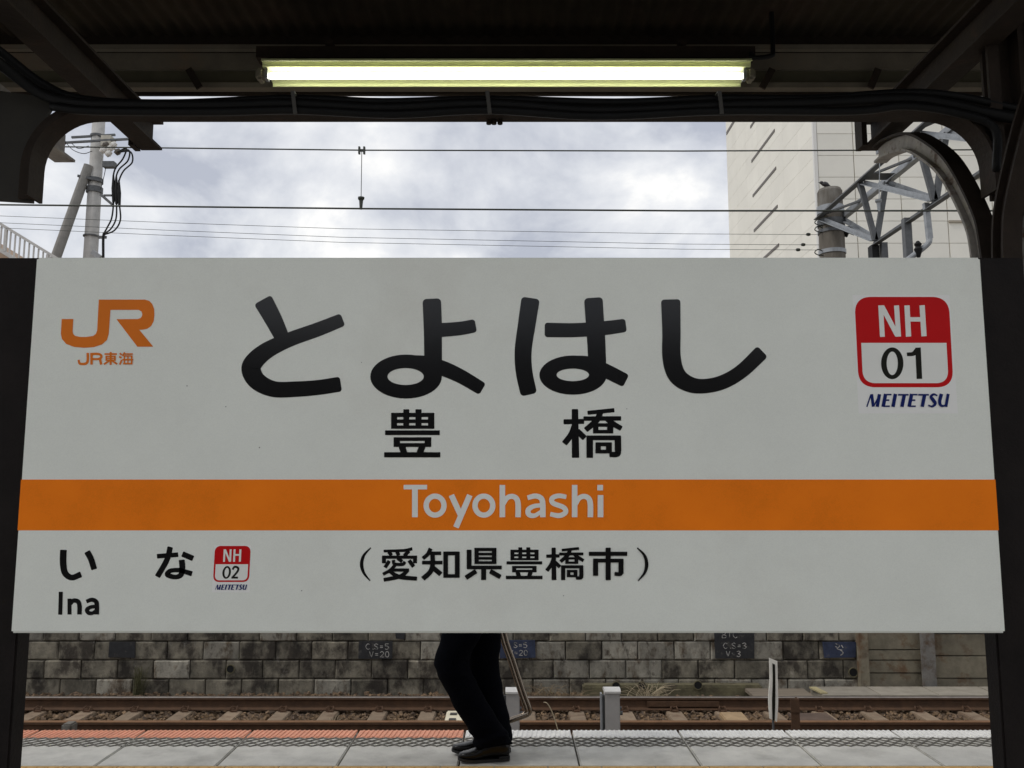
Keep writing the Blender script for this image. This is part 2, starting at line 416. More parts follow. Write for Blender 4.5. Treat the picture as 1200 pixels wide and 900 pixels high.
# drain holes (short pipes with dark bore)
for (px, py, r) in ((270, 784, 0.05), (1000, 788, 0.055), (752, 804, 0.05), (722, 804, 0.05), (818, 803, 0.05)):
    p = at(px, py, WY-0.012); yf = WY-0.012 if py < 800 else WY-0.215
    p = at(px, py, yf)
    ring = MB().loft([[(p.x+rr*math.cos(a)*1, yy, p.z+rr*math.sin(a)) for a in [2*math.pi*k/14 for k in range(14)]]
                      for rr, yy in ((r+.01, yf+.02), (r+.01, yf-.006), (r, yf-.006), (r*.95, yf+0.03))], caps=False)
    ho = ring.build('drain_pipe', m_moss, wall)
    MB().loft([[(p.x+r*math.cos(a), yy, p.z+r*math.sin(a)) for a in [2*math.pi*k/14 for k in range(14)]] for yy in (yf+.008, yf-.003)]).build('drain_bore', mat('bore_black', (0.004, 0.004, 0.004), 0.9), wall)
# painted panels and chalk writing
m_pp = mat('panel_paint_black', (0.022, 0.022, 0.024), 0.8, var=0.4, scale=9, col2=(0.06, 0.055, 0.05), c2lo=0.55, c2hi=0.66, c2scale=11)
m_pb = mat('panel_paint_blue', (0.028, 0.038, 0.075), 0.8, var=0.4, scale=9, col2=(0.07, 0.065, 0.06), c2lo=0.6, c2hi=0.7, c2scale=9)
m_chalk = mat('chalk_white', (0.40, 0.385, 0.36), 0.9, var=0.5, scale=25, col2=(0.06,0.06,0.06), c2lo=.52, c2hi=.6, c2scale=14)
FONT = {'C': [[(4,1),(2,0),(0,2),(0,4),(2,6),(4,5)]], 'S': [[(4,1),(2,0),(0,1.4),(2,3),(4,4.5),(2,6),(0,5)]], '.': [[(1.5,5.4),(2.4,6)]],
        '=': [[(0.4,2.3),(3.6,2.3)],[(0.4,4),(3.6,4)]], '5': [[(3.8,0),(0.4,0)],[(0.4,0),(0.3,2.6)],[(0.3,2.6),(2.4,2.3),(4,4),(2.4,6),(0,5.4)]],
        'V': [[(0,0),(2,6)],[(2,6),(4,0)]], '2': [[(0,1.2),(2,0),(4,1.5),(2.4,3.8),(0,6)],[(0,6),(4,6)]], '0': [ellipse(2,3,1.9,3,12)],
        '3': [[(0,.6),(2.4,0),(3.6,1.5),(1.6,2.8)],[(1.6,2.8),(4,4.2),(2.2,6),(0,5.2)]], 'B': [[(0.3,0),(0.3,6)],[(0.3,0),(3.4,.6),(3,2.4),(0.3,3)],[(0.3,3),(4,3.8),(3.4,5.8),(0.3,6)]],
        'T': [[(0,0),(4,0)],[(2,0),(2,6)]]}
def panel(x0, x1, y0, y1, m, lines):
    yf = WY-0.020
    a, b = at(x0, y1, yf), at(x1, y0, yf)
    prof = [(a.x+random.uniform(-.01,.02), a.z+random.uniform(-.01,.01)), (b.x+random.uniform(-.02,.01), a.z+random.uniform(-.01,.01)), (b.x, b.z), (a.x, b.z)]
    MB().prism(prof, 'y', yf, yf+0.03).build('painted_panel', m, wall)
    if lines:
        mb = MB(); q = 0
        for txt, lx, ly, sz in lines:
            for ch in txt:
                for st in FONT[ch]:
                    q += 1
                    stroke(mb, [(lx+px*sz/6+random.uniform(-.1,.1), ly+py*sz/6) for px, py in st], 0.8, lambda x, y: at(x, y, yf-0.003-q*1e-4), 0)
                lx += sz*(0.95 if ch != '.' else 0.55)
        mb.build('chalk_writing', m_chalk, wall)
panel(420, 460, 751.5, 772, m_pp, [('C.S=5', 429, 754.5, 6.5), ('V=20', 433, 763.5, 6.5)])
panel(586, 627, 750.5, 771, m_pb, [('S=5', 602, 753, 6), ('V=20', 597, 762, 6)])
panel(838, 884, 740, 772, m_pp, [('BTC', 846, 740.5, 7), ('C.S=3', 848, 753.5, 6.5), ('V=3', 851, 763, 6.5)])
panel(127, 158, 752.5, 770.5, m_pp, None)
panel(965, 1003, 752.5, 770, m_pb, None)
panel(463, 474, 740, 749, m_pp, None)
scr = MB()
for i, c_ in enumerate(([(979,754),(984,757),(981,760),(987,762)], [(984,761),(988,765),(985,768)], [(978,757),(981,758.5)], [(986,756),(988,759)])):
    stroke(scr, c_, 1.0, lambda x, y: at(x, y, WY-0.024-i*1e-4), 0)
scr.build('chalk_writing', m_chalk, wall)

# ---------------------------------------------------------------- precast plank wall on the right
pw = thing('plank_wall', (6.5, WY, -1.3), 'brownish precast plank retaining wall with steel posts, right of the block wall', 'wall')
xs = [(at(1008, 780, WY-.12).x, at(1020, 780, WY-.12).x), (at(1080, 780, WY-.10).x, at(1097, 780, WY-.10).x)]
MB().prism([(xs[0][0], WY+.05), (xs[0][0]+.01, WY-.12), (xs[0][1]-.01, WY-.12), (xs[0][1], WY+.05)], 'z', -1.33, 0.66).build('post', m_plank, pw, bevel=0.008)
xb = xs[1]
hp = MB(); hp.box(xb[0], xb[1], WY-.10, WY-.088, -1.33, .66); hp.box((xb[0]+xb[1])/2-.006, (xb[0]+xb[1])/2+.006, WY-.088, WY+.05, -1.33, .66); hp.box(xb[0], xb[1], WY+.05, WY+.062, -1.33, .66)
m_hp = mat('post_steel_worn', (0.17, 0.16, 0.145), 0.7, var=0.3, scale=8, bump=.2, col2=(.09,.055,.03), c2scale=6)
hp.build('post', m_hp, pw)
for (xa, xe, zs) in ((xs[0][1]+.005, xb[0]+.06, [-1.33, -0.96, -0.79, -0.655, -0.35, -0.05, 0.25, 0.55]), (xb[1]-.06, 9.3, [-1.33, -1.03, -0.735, -0.44, -0.14, 0.16, 0.46, 0.64]), (9.5, 13.0, [-1.33, -1.03, -0.735, -0.44, -0.14, 0.16, 0.46, 0.64])):
    for a, b in zip(zs, zs[1:]):
        q = random.uniform(-.008, .012)
        MB().box(xa, xe, WY+q-.005, WY+.06, a+.006, b-.006).build('plank', m_plank, pw, bevel=0.006)
o = hp.build('post', m_hp, pw); o.location.x = 9.4-(xb[0]+xb[1])/2
MB().box(4.8, 13, WY+.065, WY+.3, -1.33, .615).build('backing', m_mortar, pw)

# cable trough slab beside the far rail at right + its pale end
tr = thing('cable_trough', (6.2, 11.6, -1.25), 'flat grey concrete cable trough lid along foot of plank wall', 'cable trough')
x0t = at(958, 811, 11.55).x
for k in range(10):
    MB().box(x0t+k*0.75+.004, x0t+(k+1)*.75-.004, 11.36, 11.84, -1.2, -1.10).build('lid', mat('trough_lid', (0.30, 0.27, 0.22), .9, var=.2, scale=7, rand=.08), tr, bevel=.006)
MB().box(x0t, x0t+7.6, 11.38, 11.82, -1.3, -1.201).build('trough_body', m_mortar, tr)
pe = MB(); a = at(952, 806, 11.75); b = at(966, 813, 11.42)
pe.bar((a.x, a.y, -1.092), (b.x, b.y, -1.092), 0.09, 0.02)
tag(pe.build('marker_strip', mat('strip_yellow', (0.42, 0.36, 0.20), .8, var=.2)), 'short pale yellow strip at the end of cable trough lid', 'strip')
wbx = at(880, 810, 11.5).x
tag(MB().box(wbx, x0t-.1, 11.33, 11.80, -1.16, -1.115).build('timber_board', mat('timber_grey', (.20,.165,.125), .9, var=.35, scale=6, stretch=(.3,3,3)), bevel=.005), 'weathered grey timber board lying beside far rail', 'board')

# ---------------------------------------------------------------- track
RY = (9.93, 11.05); RT = -1.045; RH = 0.153
track = thing('railway_track', (0, 10.5, -1.27), 'rusty two-rail railway track on brown ballast beyond platform edge', 'railway track')
def rail_prof(y):
    h = [(-.0635,0),(.0635,0),(.0635,.011),(.012,.028),(.0085,.05),(.0085,.10),(.014,.112),(.0325,.12),(.0325,.146),(.026,.1525)]
    pr = h + [(-a, b) for a, b in h[::-1] if a not in (-.0635,)]
    pr = [(-.0635,0),(.0635,0),(.0635,.011),(.012,.028),(.0085,.05),(.0085,.10),(.014,.112),(.0325,.12),(.0325,.144),
          (-.0325,.144),(-.0325,.12),(-.014,.112),(-.0085,.10),(-.0085,.05),(-.012,.028),(-.0635,.011)]
    return [(y+a, RT-RH+b) for a, b in pr]
for k, y in enumerate(RY):
    r_ = MB().prism(rail_prof(y), 'x', -16, 16).build('rail', m_rust, track)
    cap = MB().prism([(y-.0325, RT-.009), (y+.0325, RT-.009), (y+.031, RT-.003), (y+.024, RT), (y-.024, RT), (y-.031, RT-.003)], 'x', -16, 16)
    cap.build('rail_head', m_head if k == 1 else m_headr, r_)
sl_me = MB().prism([(-.115, -1.36), (.115, -1.36), (.10, RT-RH-.006), (-.10, RT-RH-.006)], 'x', -.0001, .0001)
sl = MB()
sl.prism([(-.12, -1.36), (.12, -1.36), (.095, -1.206), (-.095, -1.206)], 'y', 9.43, 11.55)
sl_mesh = sl.mesh('sleeper', bevel=.008)
clip = MB()
for y in RY:
    for s_ in (-1, 1):
        clip.box(-.05, .05, y+s_*.055-.02, y+s_*.055+.075*s_ if s_ > 0 else y+s_*.055+.02, -1.206, -1.180) if False else None
def clip_mesh(y, s_):
    c = MB(); yc = y + s_*0.10
    c.tube([Vector(p) for p in [(-.045, yc, -1.20), (-.045, yc, -1.165), (-.03, y+s_*.055, -1.150), (.0, y+s_*.045, -1.165), (.03, y+s_*.06, -1.150), (.04, yc+.01*s_, -1.17), (.04, yc+.02*s_, -1.20)]], .010, 6)
    c.box(-.03, .03, yc-.02, yc+.02, -1.208, -1.185)
    return c.mesh('rail_clip')
clips = [clip_mesh(y, s_) for y in RY for s_ in (-1, 1)]
sx0 = at(316, 838, 10.4).x
for i in range(-20, 26):
    x = sx0 + i*0.605 + random.uniform(-.012, .012)
    if abs(x) > 12: continue
    so_ = link('sleeper', sl_mesh, m_sleep, track); so_.location = (x, 0, 0)
    for cm in clips:
        co = link('rail_clip', cm, m_rust, so_); co.matrix_parent_inverse = Matrix.Identity(4)
# rail joint fishplates
fx = at(800, 832, RY[1]).x
MB().box(fx-.45, fx+.45, RY[1]-.045, RY[1]-.018, RT-.115, RT-.05).build('fishplate', m_rust, track, bevel=.004)
# ballast stones
def stones(n, xr, yr, zf, sz):
    cube = np.array([(-1,-1,-1),(1,-1,-1),(1,1,-1),(-1,1,-1),(-1,-1,1),(1,-1,1),(1,1,1),(-1,1,1)], float)
    F = np.array([(0,3,2,1),(4,5,6,7),(0,1,5,4),(1,2,6,5),(2,3,7,6),(3,0,4,7)])
    V = np.repeat(cube[None], n, 0)*rng.uniform(.45, 1.0, (n, 8, 3))
    S = rng.uniform(sz[0], sz[1], (n, 1, 1))*rng.uniform(.7, 1.2, (n, 1, 3))/2; V = V*S
    a, b, c = rng.uniform(0, 6.28, (3, n))
    for (i, j, t) in ((0,1,a),(1,2,b),(0,2,c)):
        ct, st = np.cos(t)[:,None], np.sin(t)[:,None]; p, q = V[:,:,i].copy(), V[:,:,j].copy()
        V[:,:,i] = ct*p-st*q; V[:,:,j] = st*p+ct*q
    X = rng.uniform(*xr, n); Y = rng.uniform(*yr, n); Z = zf(X, Y)
    V += np.stack([X, Y, Z], 1)[:,None,:]
    return V.reshape(-1,3), (F[None]+8*np.arange(n)[:,None,None]).reshape(-1,4)
def zbal(X, Y):
    z = -1.245 + rng.uniform(-.02, .03, X.shape)
    ph = (X - sx0)/0.605; dd = np.abs(ph-np.round(ph))*0.605
    z = np.where((dd < .13) & (Y > 9.4) & (Y < 11.6), z-.035, z)
    z = np.where(np.abs(Y-RY[0]) < .09, -1.26, z); z = np.where(np.abs(Y-RY[1]) < .09, -1.26, z)
    z = np.where(Y > 11.2, z-.005, z)
    return z
v1, f1 = stones(36000, (-9.5, 9.5), (9.1, 11.98), zbal, (.022, .066))
me = bpy.data.meshes.new('ballast'); me.from_pydata(v1.tolist(), [], f1.tolist())
tag(link('ballast', me, m_stone), 'loose brown crushed stone ballast around the rails', 'ballast', kind='stuff')

# ================================================================ buildings and far things
BX, BY0, BY1 = 18.5, 50.0, 70.5
bl = thing('office_building', (BX+14, 58, 0.62), 'tall cream panelled building with narrow dark slits at right', 'building')
MB().box(BX+.06, 62, BY0+.06, BY1-.06, .6, 39.5).build('wall_core', m_bgap, bl)
RHt = 1.375; z0b = 18.2 - RHt*4.5
pf_f = MB().box(-1.345, 1.345, -.03, .05, -RHt/2+.015, RHt/2-.015).mesh('panel')
pf_0 = MB().box(-1.07, 1.07, -.03, .05, -RHt/2+.015, RHt/2-.015).mesh('panel')
ylen = (BY1-BY0)/7
pf_s = MB().box(-.03, .05, -ylen/2+.006, ylen/2-.006, -RHt/2+.008, RHt/2-.008).mesh('panel')
for p in (pf_f, pf_0, pf_s): p.materials.append(m_bpanel)
slots = {}
for r in range(17):
    zc = z0b + RHt*(r+.5)
    for c in range(8):
        o = link('panel', pf_0 if c == 0 else pf_f, None, bl)
        o.location = (BX+.12+1.1 if c == 0 else BX+.12+2.2+2.75*(c-.5), BY0, zc)
    for c in range(7):
        o = link('panel', pf_s, None, bl); o.location = (BX, BY0+ylen*(c+.5), zc)
MB().box(BX-.02, 62, BY0-.02, BY1, .6, z0b).build('lower_wall', m_bpanel, bl)
MB().box(BX-.10, BX+.115, BY0-.05, BY0+.16, z0b, z0b+17*RHt).build('corner_trim', m_trim, bl)
for k in range(6):
    z = 18.2+2.755*k; ya, yb = (57.4, 63.2)
    MB().box(BX-.07, BX+.02, ya, yb, z-.10, z+.10).build('slit_window', m_slit, bl)
    MB().box(BX-.07, BX+.02, 66.8, 70.3, z+2.4, z+2.68).build('slit_window', m_slit, bl) if k == 4 else None
for k in range(6):
    z = 17.4+2.75*k
    MB().box(BX+7.85, BX+13, BY0-.14, BY0-.03, z, z+.13).build('window_ledge', mat('ledge', (.35,.31,.25), .8), bl)

# footbridge stairs at left
fb = thing('footbridge_stairs', (-9, 16.6, .62), 'brown footbridge stair flight with pale railing at far left', 'stairs')
pA, pB = at(0, 262, 16), at(62, 300, 16); dv = (pB-pA)/(pB.x-pA.x)
def onrail(x, dz=0): p = pA + dv*(x-pA.x); return Vector((p.x, 16, p.z+dz))
xs0, xs1 = -14.0, -2.0
m_pale = mat('rail_pale', (.55,.53,.50), .6, var=.1)
MB().bar(onrail(xs0), onrail(xs1), .05, .05).build('handrail', m_pale, fb)
MB().bar(onrail(xs0, -.50), onrail(xs1, -.50), .04, .07).build('bottom_rail', m_pale, fb)
x = xs0+.05; k = 0
bal = None
while x < xs1:
    MB().bar(onrail(x, -.03), onrail(x, -.47), .024 if k % 9 else .05, .024 if k % 9 else .05).build('baluster' if k % 9 else 'railing_post', m_pale, fb); x += .093; k += 1
st = MB(); a, b = onrail(xs0, -.545), onrail(xs1, -.545)
st.prism([(a.x, a.z), (b.x, b.z), (b.x, b.z-.45), (a.x, a.z-.45)], 'y', 15.97, 18.2).build('stair_flight', mat('stair_brown', (.36,.25,.17), .8, var=.15, scale=3), fb)
a = onrail(-12.5, -1.02)
for xp in (-12.5, -7.5):
    zt = onrail(xp, -1.05).z
    MB().box(xp-.2, xp+.2, 16.4, 16.8, .6, zt+.1).build('pier', m_conc, fb)

# utility pole with brace at left
UX = at(111, 220, 19).x; UY = 19.0
up = thing('utility_pole', (UX, UY, .62), 'pale concrete utility pole with leaning strut and hanging cables at left', 'utility pole')
MB().tube([(UX, UY, .5), (UX, UY, 10.7)], [.185, .135], 20).build('pole', m_conc, up, smooth=True)
t0 = at(104, 194, 18.85); t1 = at(66, 300, 18.75); dd = (t1-t0)
t2 = t0 + dd*((.5-t0.z)/dd.z)
MB().tube([t0, t2], [.105, .125], 16).build('strut', m_concd if False else mat('strut_concrete', (.26,.255,.24), .85, var=.15, bump=.2, bscale=30), up)
def band(px, py, Y, r, h, nm='band'):
    p = at(px, py, Y); MB().tube([(UX, UY, p.z-h/2), (UX, UY, p.z+h/2)], r, 20).build(nm, m_galvd, up)
band(111, 212, UY, .175, .10); band(111, 223, UY, .18, .13); band(108, 277, UY, .185, .03); band(111, 160, UY, .165, .05)
a = at(91, 206, 18.75); b = at(119, 212, 18.85)
MB().bar(a, b, .05, .05).build('clamp_bar', m_galvd, up)
a = at(108, 295, 18.75); b = at(118, 302, 18.7); MB().bar(a, b, .05, .10).build('clamp_bar', m_galv, up)
# cross arms, switch box, insulators
MB().bar(at(62, 168, 18.7), at(150, 163, 18.7), .045, .045).build('cross_arm', m_galvd, up)
MB().bar(at(84, 161, 18.9), at(135, 158, 18.9), .045, .045).build('cross_arm', m_galvd, up)
for (px, py) in ((124, 170), (129, 174), (133, 170), (127, 180), (121, 176), (138, 178)):
    p = at(px, py, 18.7); MB().tube([p+Vector((-.05,0,-.05)), p, p+Vector((.06,0,.05))], [.05, .075, .045], 10).build('insulator', m_porc if px % 2 else mat('insul_dark', (.09,.075,.06), .4), up)
a = at(122, 193, 18.7); MB().box(a.x-.02, a.x+.24, 18.65, 18.8, a.z-.06, a.z+.07).build('fuse_bracket', m_galvd, up)
a = at(122, 166, 18.72); MB().box(a.x-.06, a.x+.16, 18.68, 18.95, a.z-.1, a.z+.14).build('switch_box', mat('switch_cream', (.5,.47,.4), .6, var=.2), up)
cabs = [[(138,178),(148,174),(144,186),(136,196),(133,205),(132,220),(133,236),(131,255),(126,266),(122,273)],
        [(138,178),(151,176),(150,188),(140,198),(136,208),(135.5,222),(136.5,238),(136,256),(130,268),(122,274)],
        [(140,178),(153,178),(155,190),(145,200),(139.5,212),(138.5,226),(140,240),(141,258),(134,270),(122,275)]]
for c_ in cabs:
    pts = catmull([tuple(at(px, py, 18.6)) for px, py in c_], 6); MB().tube(pts, .018, 8).build('drop_cable', m_cable, up, smooth=True)
    p = [at(*c_[5], 18.6), at(*c_[6], 18.6)]; p[0].z += .3; p[1].z -= .02
    MB().tube([p[0], (p[0]+p[1])/2, p[1]], [.02, .045, .03], 8).build('cable_sleeve', m_cable, up)
MB().tube(catmull([tuple(at(px, py, 18.6)) for px, py in [(122,273),(121,280),(121,300),(121,330)]], 4), .03, 8).build('drop_cable', m_cable, up)
MB().bar(at(118, 228, 18.7), at(132, 240, 18.6), .05, .05).build('arm_bracket', m_galvd, up)
MB().bar(at(122, 229, 18.7), at(131, 229, 18.6), .04, .04).build('arm_bracket', m_galvd, up)
MB().bar(at(116, 278, 18.75), at(124, 278, 18.6), .05, .06).build('arm_bracket', m_galvd, up)
for c_ in ([(78,168),(86,176),(98,180),(108,177)], [(84,168),(92,174),(104,171)], [(124,196),(122,206),(118,222)]):
    MB().tube(catmull([tuple(at(px, py, 18.75)) for px, py in c_], 6), .008, 6).build('tie_wire', m_cable, up)
lampp = at(69, 168, 18.5)
MB().tube([lampp+Vector((-.15,0,-.03)), lampp, lampp+Vector((.14,0,.03))], [.06, .10, .05], 10).build('dark_housing', m_cable, up, smooth=True)

# overhead contact line of the near track
ol = thing('overhead_line', (0, 7.3, 4.0), 'pair of dark overhead railway wires with hangers crossing the cloudy sky', 'overhead wire')
def wirepts(pp, Y):
    pts = [at(px, py, Y) for px, py in pp]
    a = pts[0] + (pts[0]-pts[1]).normalized()*14; b = pts[-1] + (pts[-1]-pts[-2]).normalized()*14
    return [a]+pts+[b]
MB().tube(wirepts([(75,172),(424,176),(800,177),(1030,176)], 7.3), .0065, 8).build('messenger_wire', m_wire, ol)
MB().tube(wirepts([(55,240.5),(424,244.5),(800,247),(1030,247)], 7.3), .0082, 8).build('contact_wire', m_wire, ol)
for hx, y1, y2 in ((424, 176, 244), (1031, 176, 247)):
    a, b = at(hx, y1, 7.3), at(hx-1, y2, 7.3)
    h = MB().tube([a, b], .0035, 6)
    for s_ in (-1, 1): h.box(a.x+s_*.022-.008, a.x+s_*.022+.008, 7.285, 7.315, a.z-.035, a.z+.03)
    h.box(a.x-.03, a.x+.03, 7.292, 7.308, a.z-.012, a.z+.008)
    h.tube([b+Vector((0,0,-.01)), b+Vector((0,0,.07)), b+Vector((0,0,.085))], [.012, .018, .03], 8)
    h.tube([b+Vector((0,0,.085)), b+Vector((0,0,.10)), b+Vector((0,0,.105))], [.028, .03, .008], 8)
    ho = h.build('hanger', m_wire if hx < 600 else m_galv, ol)
for i, pp in enumerate(([(0,253),(200,261),(400,268),(800,274),(962,275)], [(0,261),(200,270),(400,278),(800,286),(962,287)], [(0,267),(200,276),(400,284),(800,292),(962,293)])):
    pts = [at(px, py, 13.1) for px, py in pp]; a = pts[0]+(pts[0]-pts[1]).normalized()*14
    f_ = MB().tube([a]+pts  , .0036, 6)
    p = at(945-i*6, pp[-1][1]-.3, 13.1)
    f_.tube([p, p+Vector((.03,0,0)), p+Vector((.06,0,0))], [.02, .028, .02], 8)
    tag(f_.build('feeder_wire', m_wire), ['topmost of three thin grey wires ending at the stout pole', 'middle of three thin grey wires ending at the stout pole', 'lowest of three thin grey wires ending at the stout pole'][i], 'wire', 'thin feeder wires')

# stout concrete mast with lattice beam over the tracks
MX, MY = 5.01, 13.0
ms = thing('catenary_mast', (MX, MY, .62), 'stout brown concrete mast carrying the lattice beam, bird on top', 'mast')
MB().tube([(MX, MY, .5), (MX, MY, 6.17), (MX, MY, 6.215)], [.21, .188, .165], 28).build('pole', m_concd, ms, smooth=False)
for py, h, m in ((247, .12, m_galv), (262, .10, m_galvd), (272, .05, m_galvd), (296, .06, m_galv)):
    p = at(974, py, MY); MB().tube([(MX, MY, p.z-h/2), (MX, MY, p.z+h/2)], .205, 28).build('band', m, ms)
for py in (262, 270, 297):
    p = at(958, py, 12.95); MB().tube(catmull([(p.x+.14, 12.95, p.z), (p.x+.0, 12.9, p.z+.05), (p.x-.06, 12.9, p.z), (p.x+.0, 12.9, p.z-.04), (p.x+.14, 12.95, p.z-.03)], 5), .009, 6).build('wire_loop', m_wire, ms)
p = at(993, 272, 12.95)
MB().tube([p+Vector((-.12,0,.02)), p+Vector((-.02,-.02,0)), p+Vector((.04,-.02,.03)), p+Vector((.10,-.03,-.05))], [.06,.09,.06,.02], 10).build('side_insulator', m_cable, ms)
tb_ = thing('lattice_beam', (5.0, 11, 4.9), 'grey steel lattice beam reaching from stout mast over the tracks', 'lattice beam')
XL, XR, XM, ZT, ZB = 4.80, 5.20, 5.0, 5.775, 4.90
nodes = [11.4, 9.75, 8.1, 6.45, 4.8]
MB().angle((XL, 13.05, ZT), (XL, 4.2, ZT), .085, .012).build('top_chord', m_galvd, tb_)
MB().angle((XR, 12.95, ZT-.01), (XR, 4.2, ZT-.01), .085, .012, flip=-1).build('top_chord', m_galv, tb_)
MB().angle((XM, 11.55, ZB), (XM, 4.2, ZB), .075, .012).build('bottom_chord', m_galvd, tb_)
for i, y in enumerate(nodes):
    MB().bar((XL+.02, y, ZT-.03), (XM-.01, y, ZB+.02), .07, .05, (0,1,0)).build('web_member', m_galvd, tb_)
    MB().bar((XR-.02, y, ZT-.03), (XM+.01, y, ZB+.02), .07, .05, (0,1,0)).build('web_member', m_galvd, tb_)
    yp = nodes[i-1] if i else 13.0
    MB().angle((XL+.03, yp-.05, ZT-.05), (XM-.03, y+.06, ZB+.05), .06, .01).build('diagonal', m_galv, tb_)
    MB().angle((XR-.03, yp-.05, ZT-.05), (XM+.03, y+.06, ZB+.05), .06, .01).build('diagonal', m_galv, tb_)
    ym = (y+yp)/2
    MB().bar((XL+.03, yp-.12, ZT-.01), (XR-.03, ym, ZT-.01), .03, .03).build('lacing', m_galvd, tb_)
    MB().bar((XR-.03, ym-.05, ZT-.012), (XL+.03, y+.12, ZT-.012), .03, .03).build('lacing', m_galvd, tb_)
MB().box(XL+.05, XR-.05, 11.05, 11.30, ZT-.035, ZT-.03).build('gusset', m_galvd, tb_)
MB().box(XM-.05, XM+.05, 11.42, 11.56, ZB-.35, ZB-.04).build('hanger_foot', m_cable, tb_)
MB().box(XM+.06, XM+.14, 11.36, 11.44, ZB-.6, ZB-.02).build('hanger_foot', m_galvd, tb_)
p = atX(1062, 258, XM); MB().bar((XM, p.y, p.z+.02), (XM, p.y, p.z-1.2), .09, .09).build('drop_arm', m_galvd, tb_)
p = atX(1085, 240, XM); MB().bar((XM, p.y, p.z+.02), (XM+.02, p.y, p.z-.42), .06, .06).build('drop_arm', m_galv, tb_)
MB().tube(catmull([(XM+.02, p.y, p.z-.42), (XM-.02, p.y, p.z-.5), (XM-.25, p.y+.05, p.z-.68)], 5), .035, 10).build('drop_arm', m_galv, tb_)
q = at(1076, 292, p.y); MB().tube([q+Vector((0,0,-.1)), q+Vector((0,0,.0)), q+Vector((0,0,.03)), q+Vector((0,0,.06)), q+Vector((0,0,.1))], [.02,.05,.03,.045,.015], 10).build('insulator', m_cable, tb_)

# bird on the mast
bd = MB(); p0 = Vector((MX-.06, MY-.02, 6.215))
prof = [(-.085,.07,.008),(-.06,.07,.028),(-.02,.068,.042),(.02,.055,.042),(.06,.030,.026),(.10,.012,.012),(.115,.008,.004)]
rings = []
for (dx, dz, r) in prof:
    rings.append([p0+Vector((dx*.9, r*math.cos(a), dz+.012+r*math.sin(a))) for a in [2*math.pi*k/10 for k in range(10)]])
bd.loft(rings)
hd = p0+Vector((-.062, 0, .105)); bd.loft([[hd+Vector((dx, r*math.cos(a), r*math.sin(a))) for a in [2*math.pi*k/8 for k in range(8)]] for dx, r in ((-.06,.002),(-.035,.008),(-.028,.02),(-.01,.027),(.012,.022),(.024,.006))])
for s_ in (-1, 1): bd.tube([p0+Vector((-.01, .014*s_, -.001)), p0+Vector((-.01, .014*s_, .05))], .004, 5)
tag(bd.build('bird', mat('bird_dark', (.03,.028,.03), .6, var=.2), smooth=True), 'dark bird perched on top of the stout mast', 'bird')

# ================================================================ canopy
can = thing('platform_canopy', (0, 3.0, 0), 'dark brown steel platform canopy with corrugated roof above the sign', 'canopy')
RZ = 3.89; RY0, RY1 = 0.7, 4.25  # unseen rear edge RY0 pulled forward so more sky light reaches the sign
cs = MB(); pitch = .076; n_ = int(14/pitch*6)
for i in range(n_+1):
    x = -7 + 14*i/n_; z = RZ + .010*math.sin(2*math.pi*x/pitch)
    cs.v += [(x, RY0, z), (x, RY1, z)]
for i in range(n_): cs.f.append((2*i, 2*i+1, 2*i+3, 2*i+2))
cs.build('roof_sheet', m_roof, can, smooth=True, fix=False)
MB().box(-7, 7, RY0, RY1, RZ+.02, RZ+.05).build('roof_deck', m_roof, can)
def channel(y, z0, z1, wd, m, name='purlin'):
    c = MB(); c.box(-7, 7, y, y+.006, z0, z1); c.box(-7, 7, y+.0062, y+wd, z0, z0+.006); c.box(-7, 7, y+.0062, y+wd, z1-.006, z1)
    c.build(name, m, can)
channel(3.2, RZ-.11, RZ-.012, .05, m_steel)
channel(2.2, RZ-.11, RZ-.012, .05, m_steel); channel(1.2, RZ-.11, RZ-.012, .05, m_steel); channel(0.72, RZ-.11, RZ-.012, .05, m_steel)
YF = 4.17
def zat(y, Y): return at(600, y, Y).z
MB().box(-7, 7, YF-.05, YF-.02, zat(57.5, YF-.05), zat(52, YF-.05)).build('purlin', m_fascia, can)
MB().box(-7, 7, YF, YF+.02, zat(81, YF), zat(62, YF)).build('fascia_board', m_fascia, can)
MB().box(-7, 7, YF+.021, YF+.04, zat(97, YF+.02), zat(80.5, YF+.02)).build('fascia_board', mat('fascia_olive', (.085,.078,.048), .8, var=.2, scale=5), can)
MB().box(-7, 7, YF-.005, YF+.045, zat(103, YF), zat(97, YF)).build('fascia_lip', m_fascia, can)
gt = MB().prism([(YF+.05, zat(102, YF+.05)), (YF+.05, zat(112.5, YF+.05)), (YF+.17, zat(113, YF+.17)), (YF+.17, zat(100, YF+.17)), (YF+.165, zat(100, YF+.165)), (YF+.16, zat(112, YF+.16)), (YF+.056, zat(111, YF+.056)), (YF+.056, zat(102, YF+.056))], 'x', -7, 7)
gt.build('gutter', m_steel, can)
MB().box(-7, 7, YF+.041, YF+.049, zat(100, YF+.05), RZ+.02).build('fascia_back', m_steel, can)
for (xa, xb) in ((84, 99), (221, 234), (905, 893), (1029, 1020)):
    a, b = at(xa, 81, YF-.03), at(xb, 103, YF-.03); MB().bar(a, b, .012, .035).build('bracket', m_steel, can)

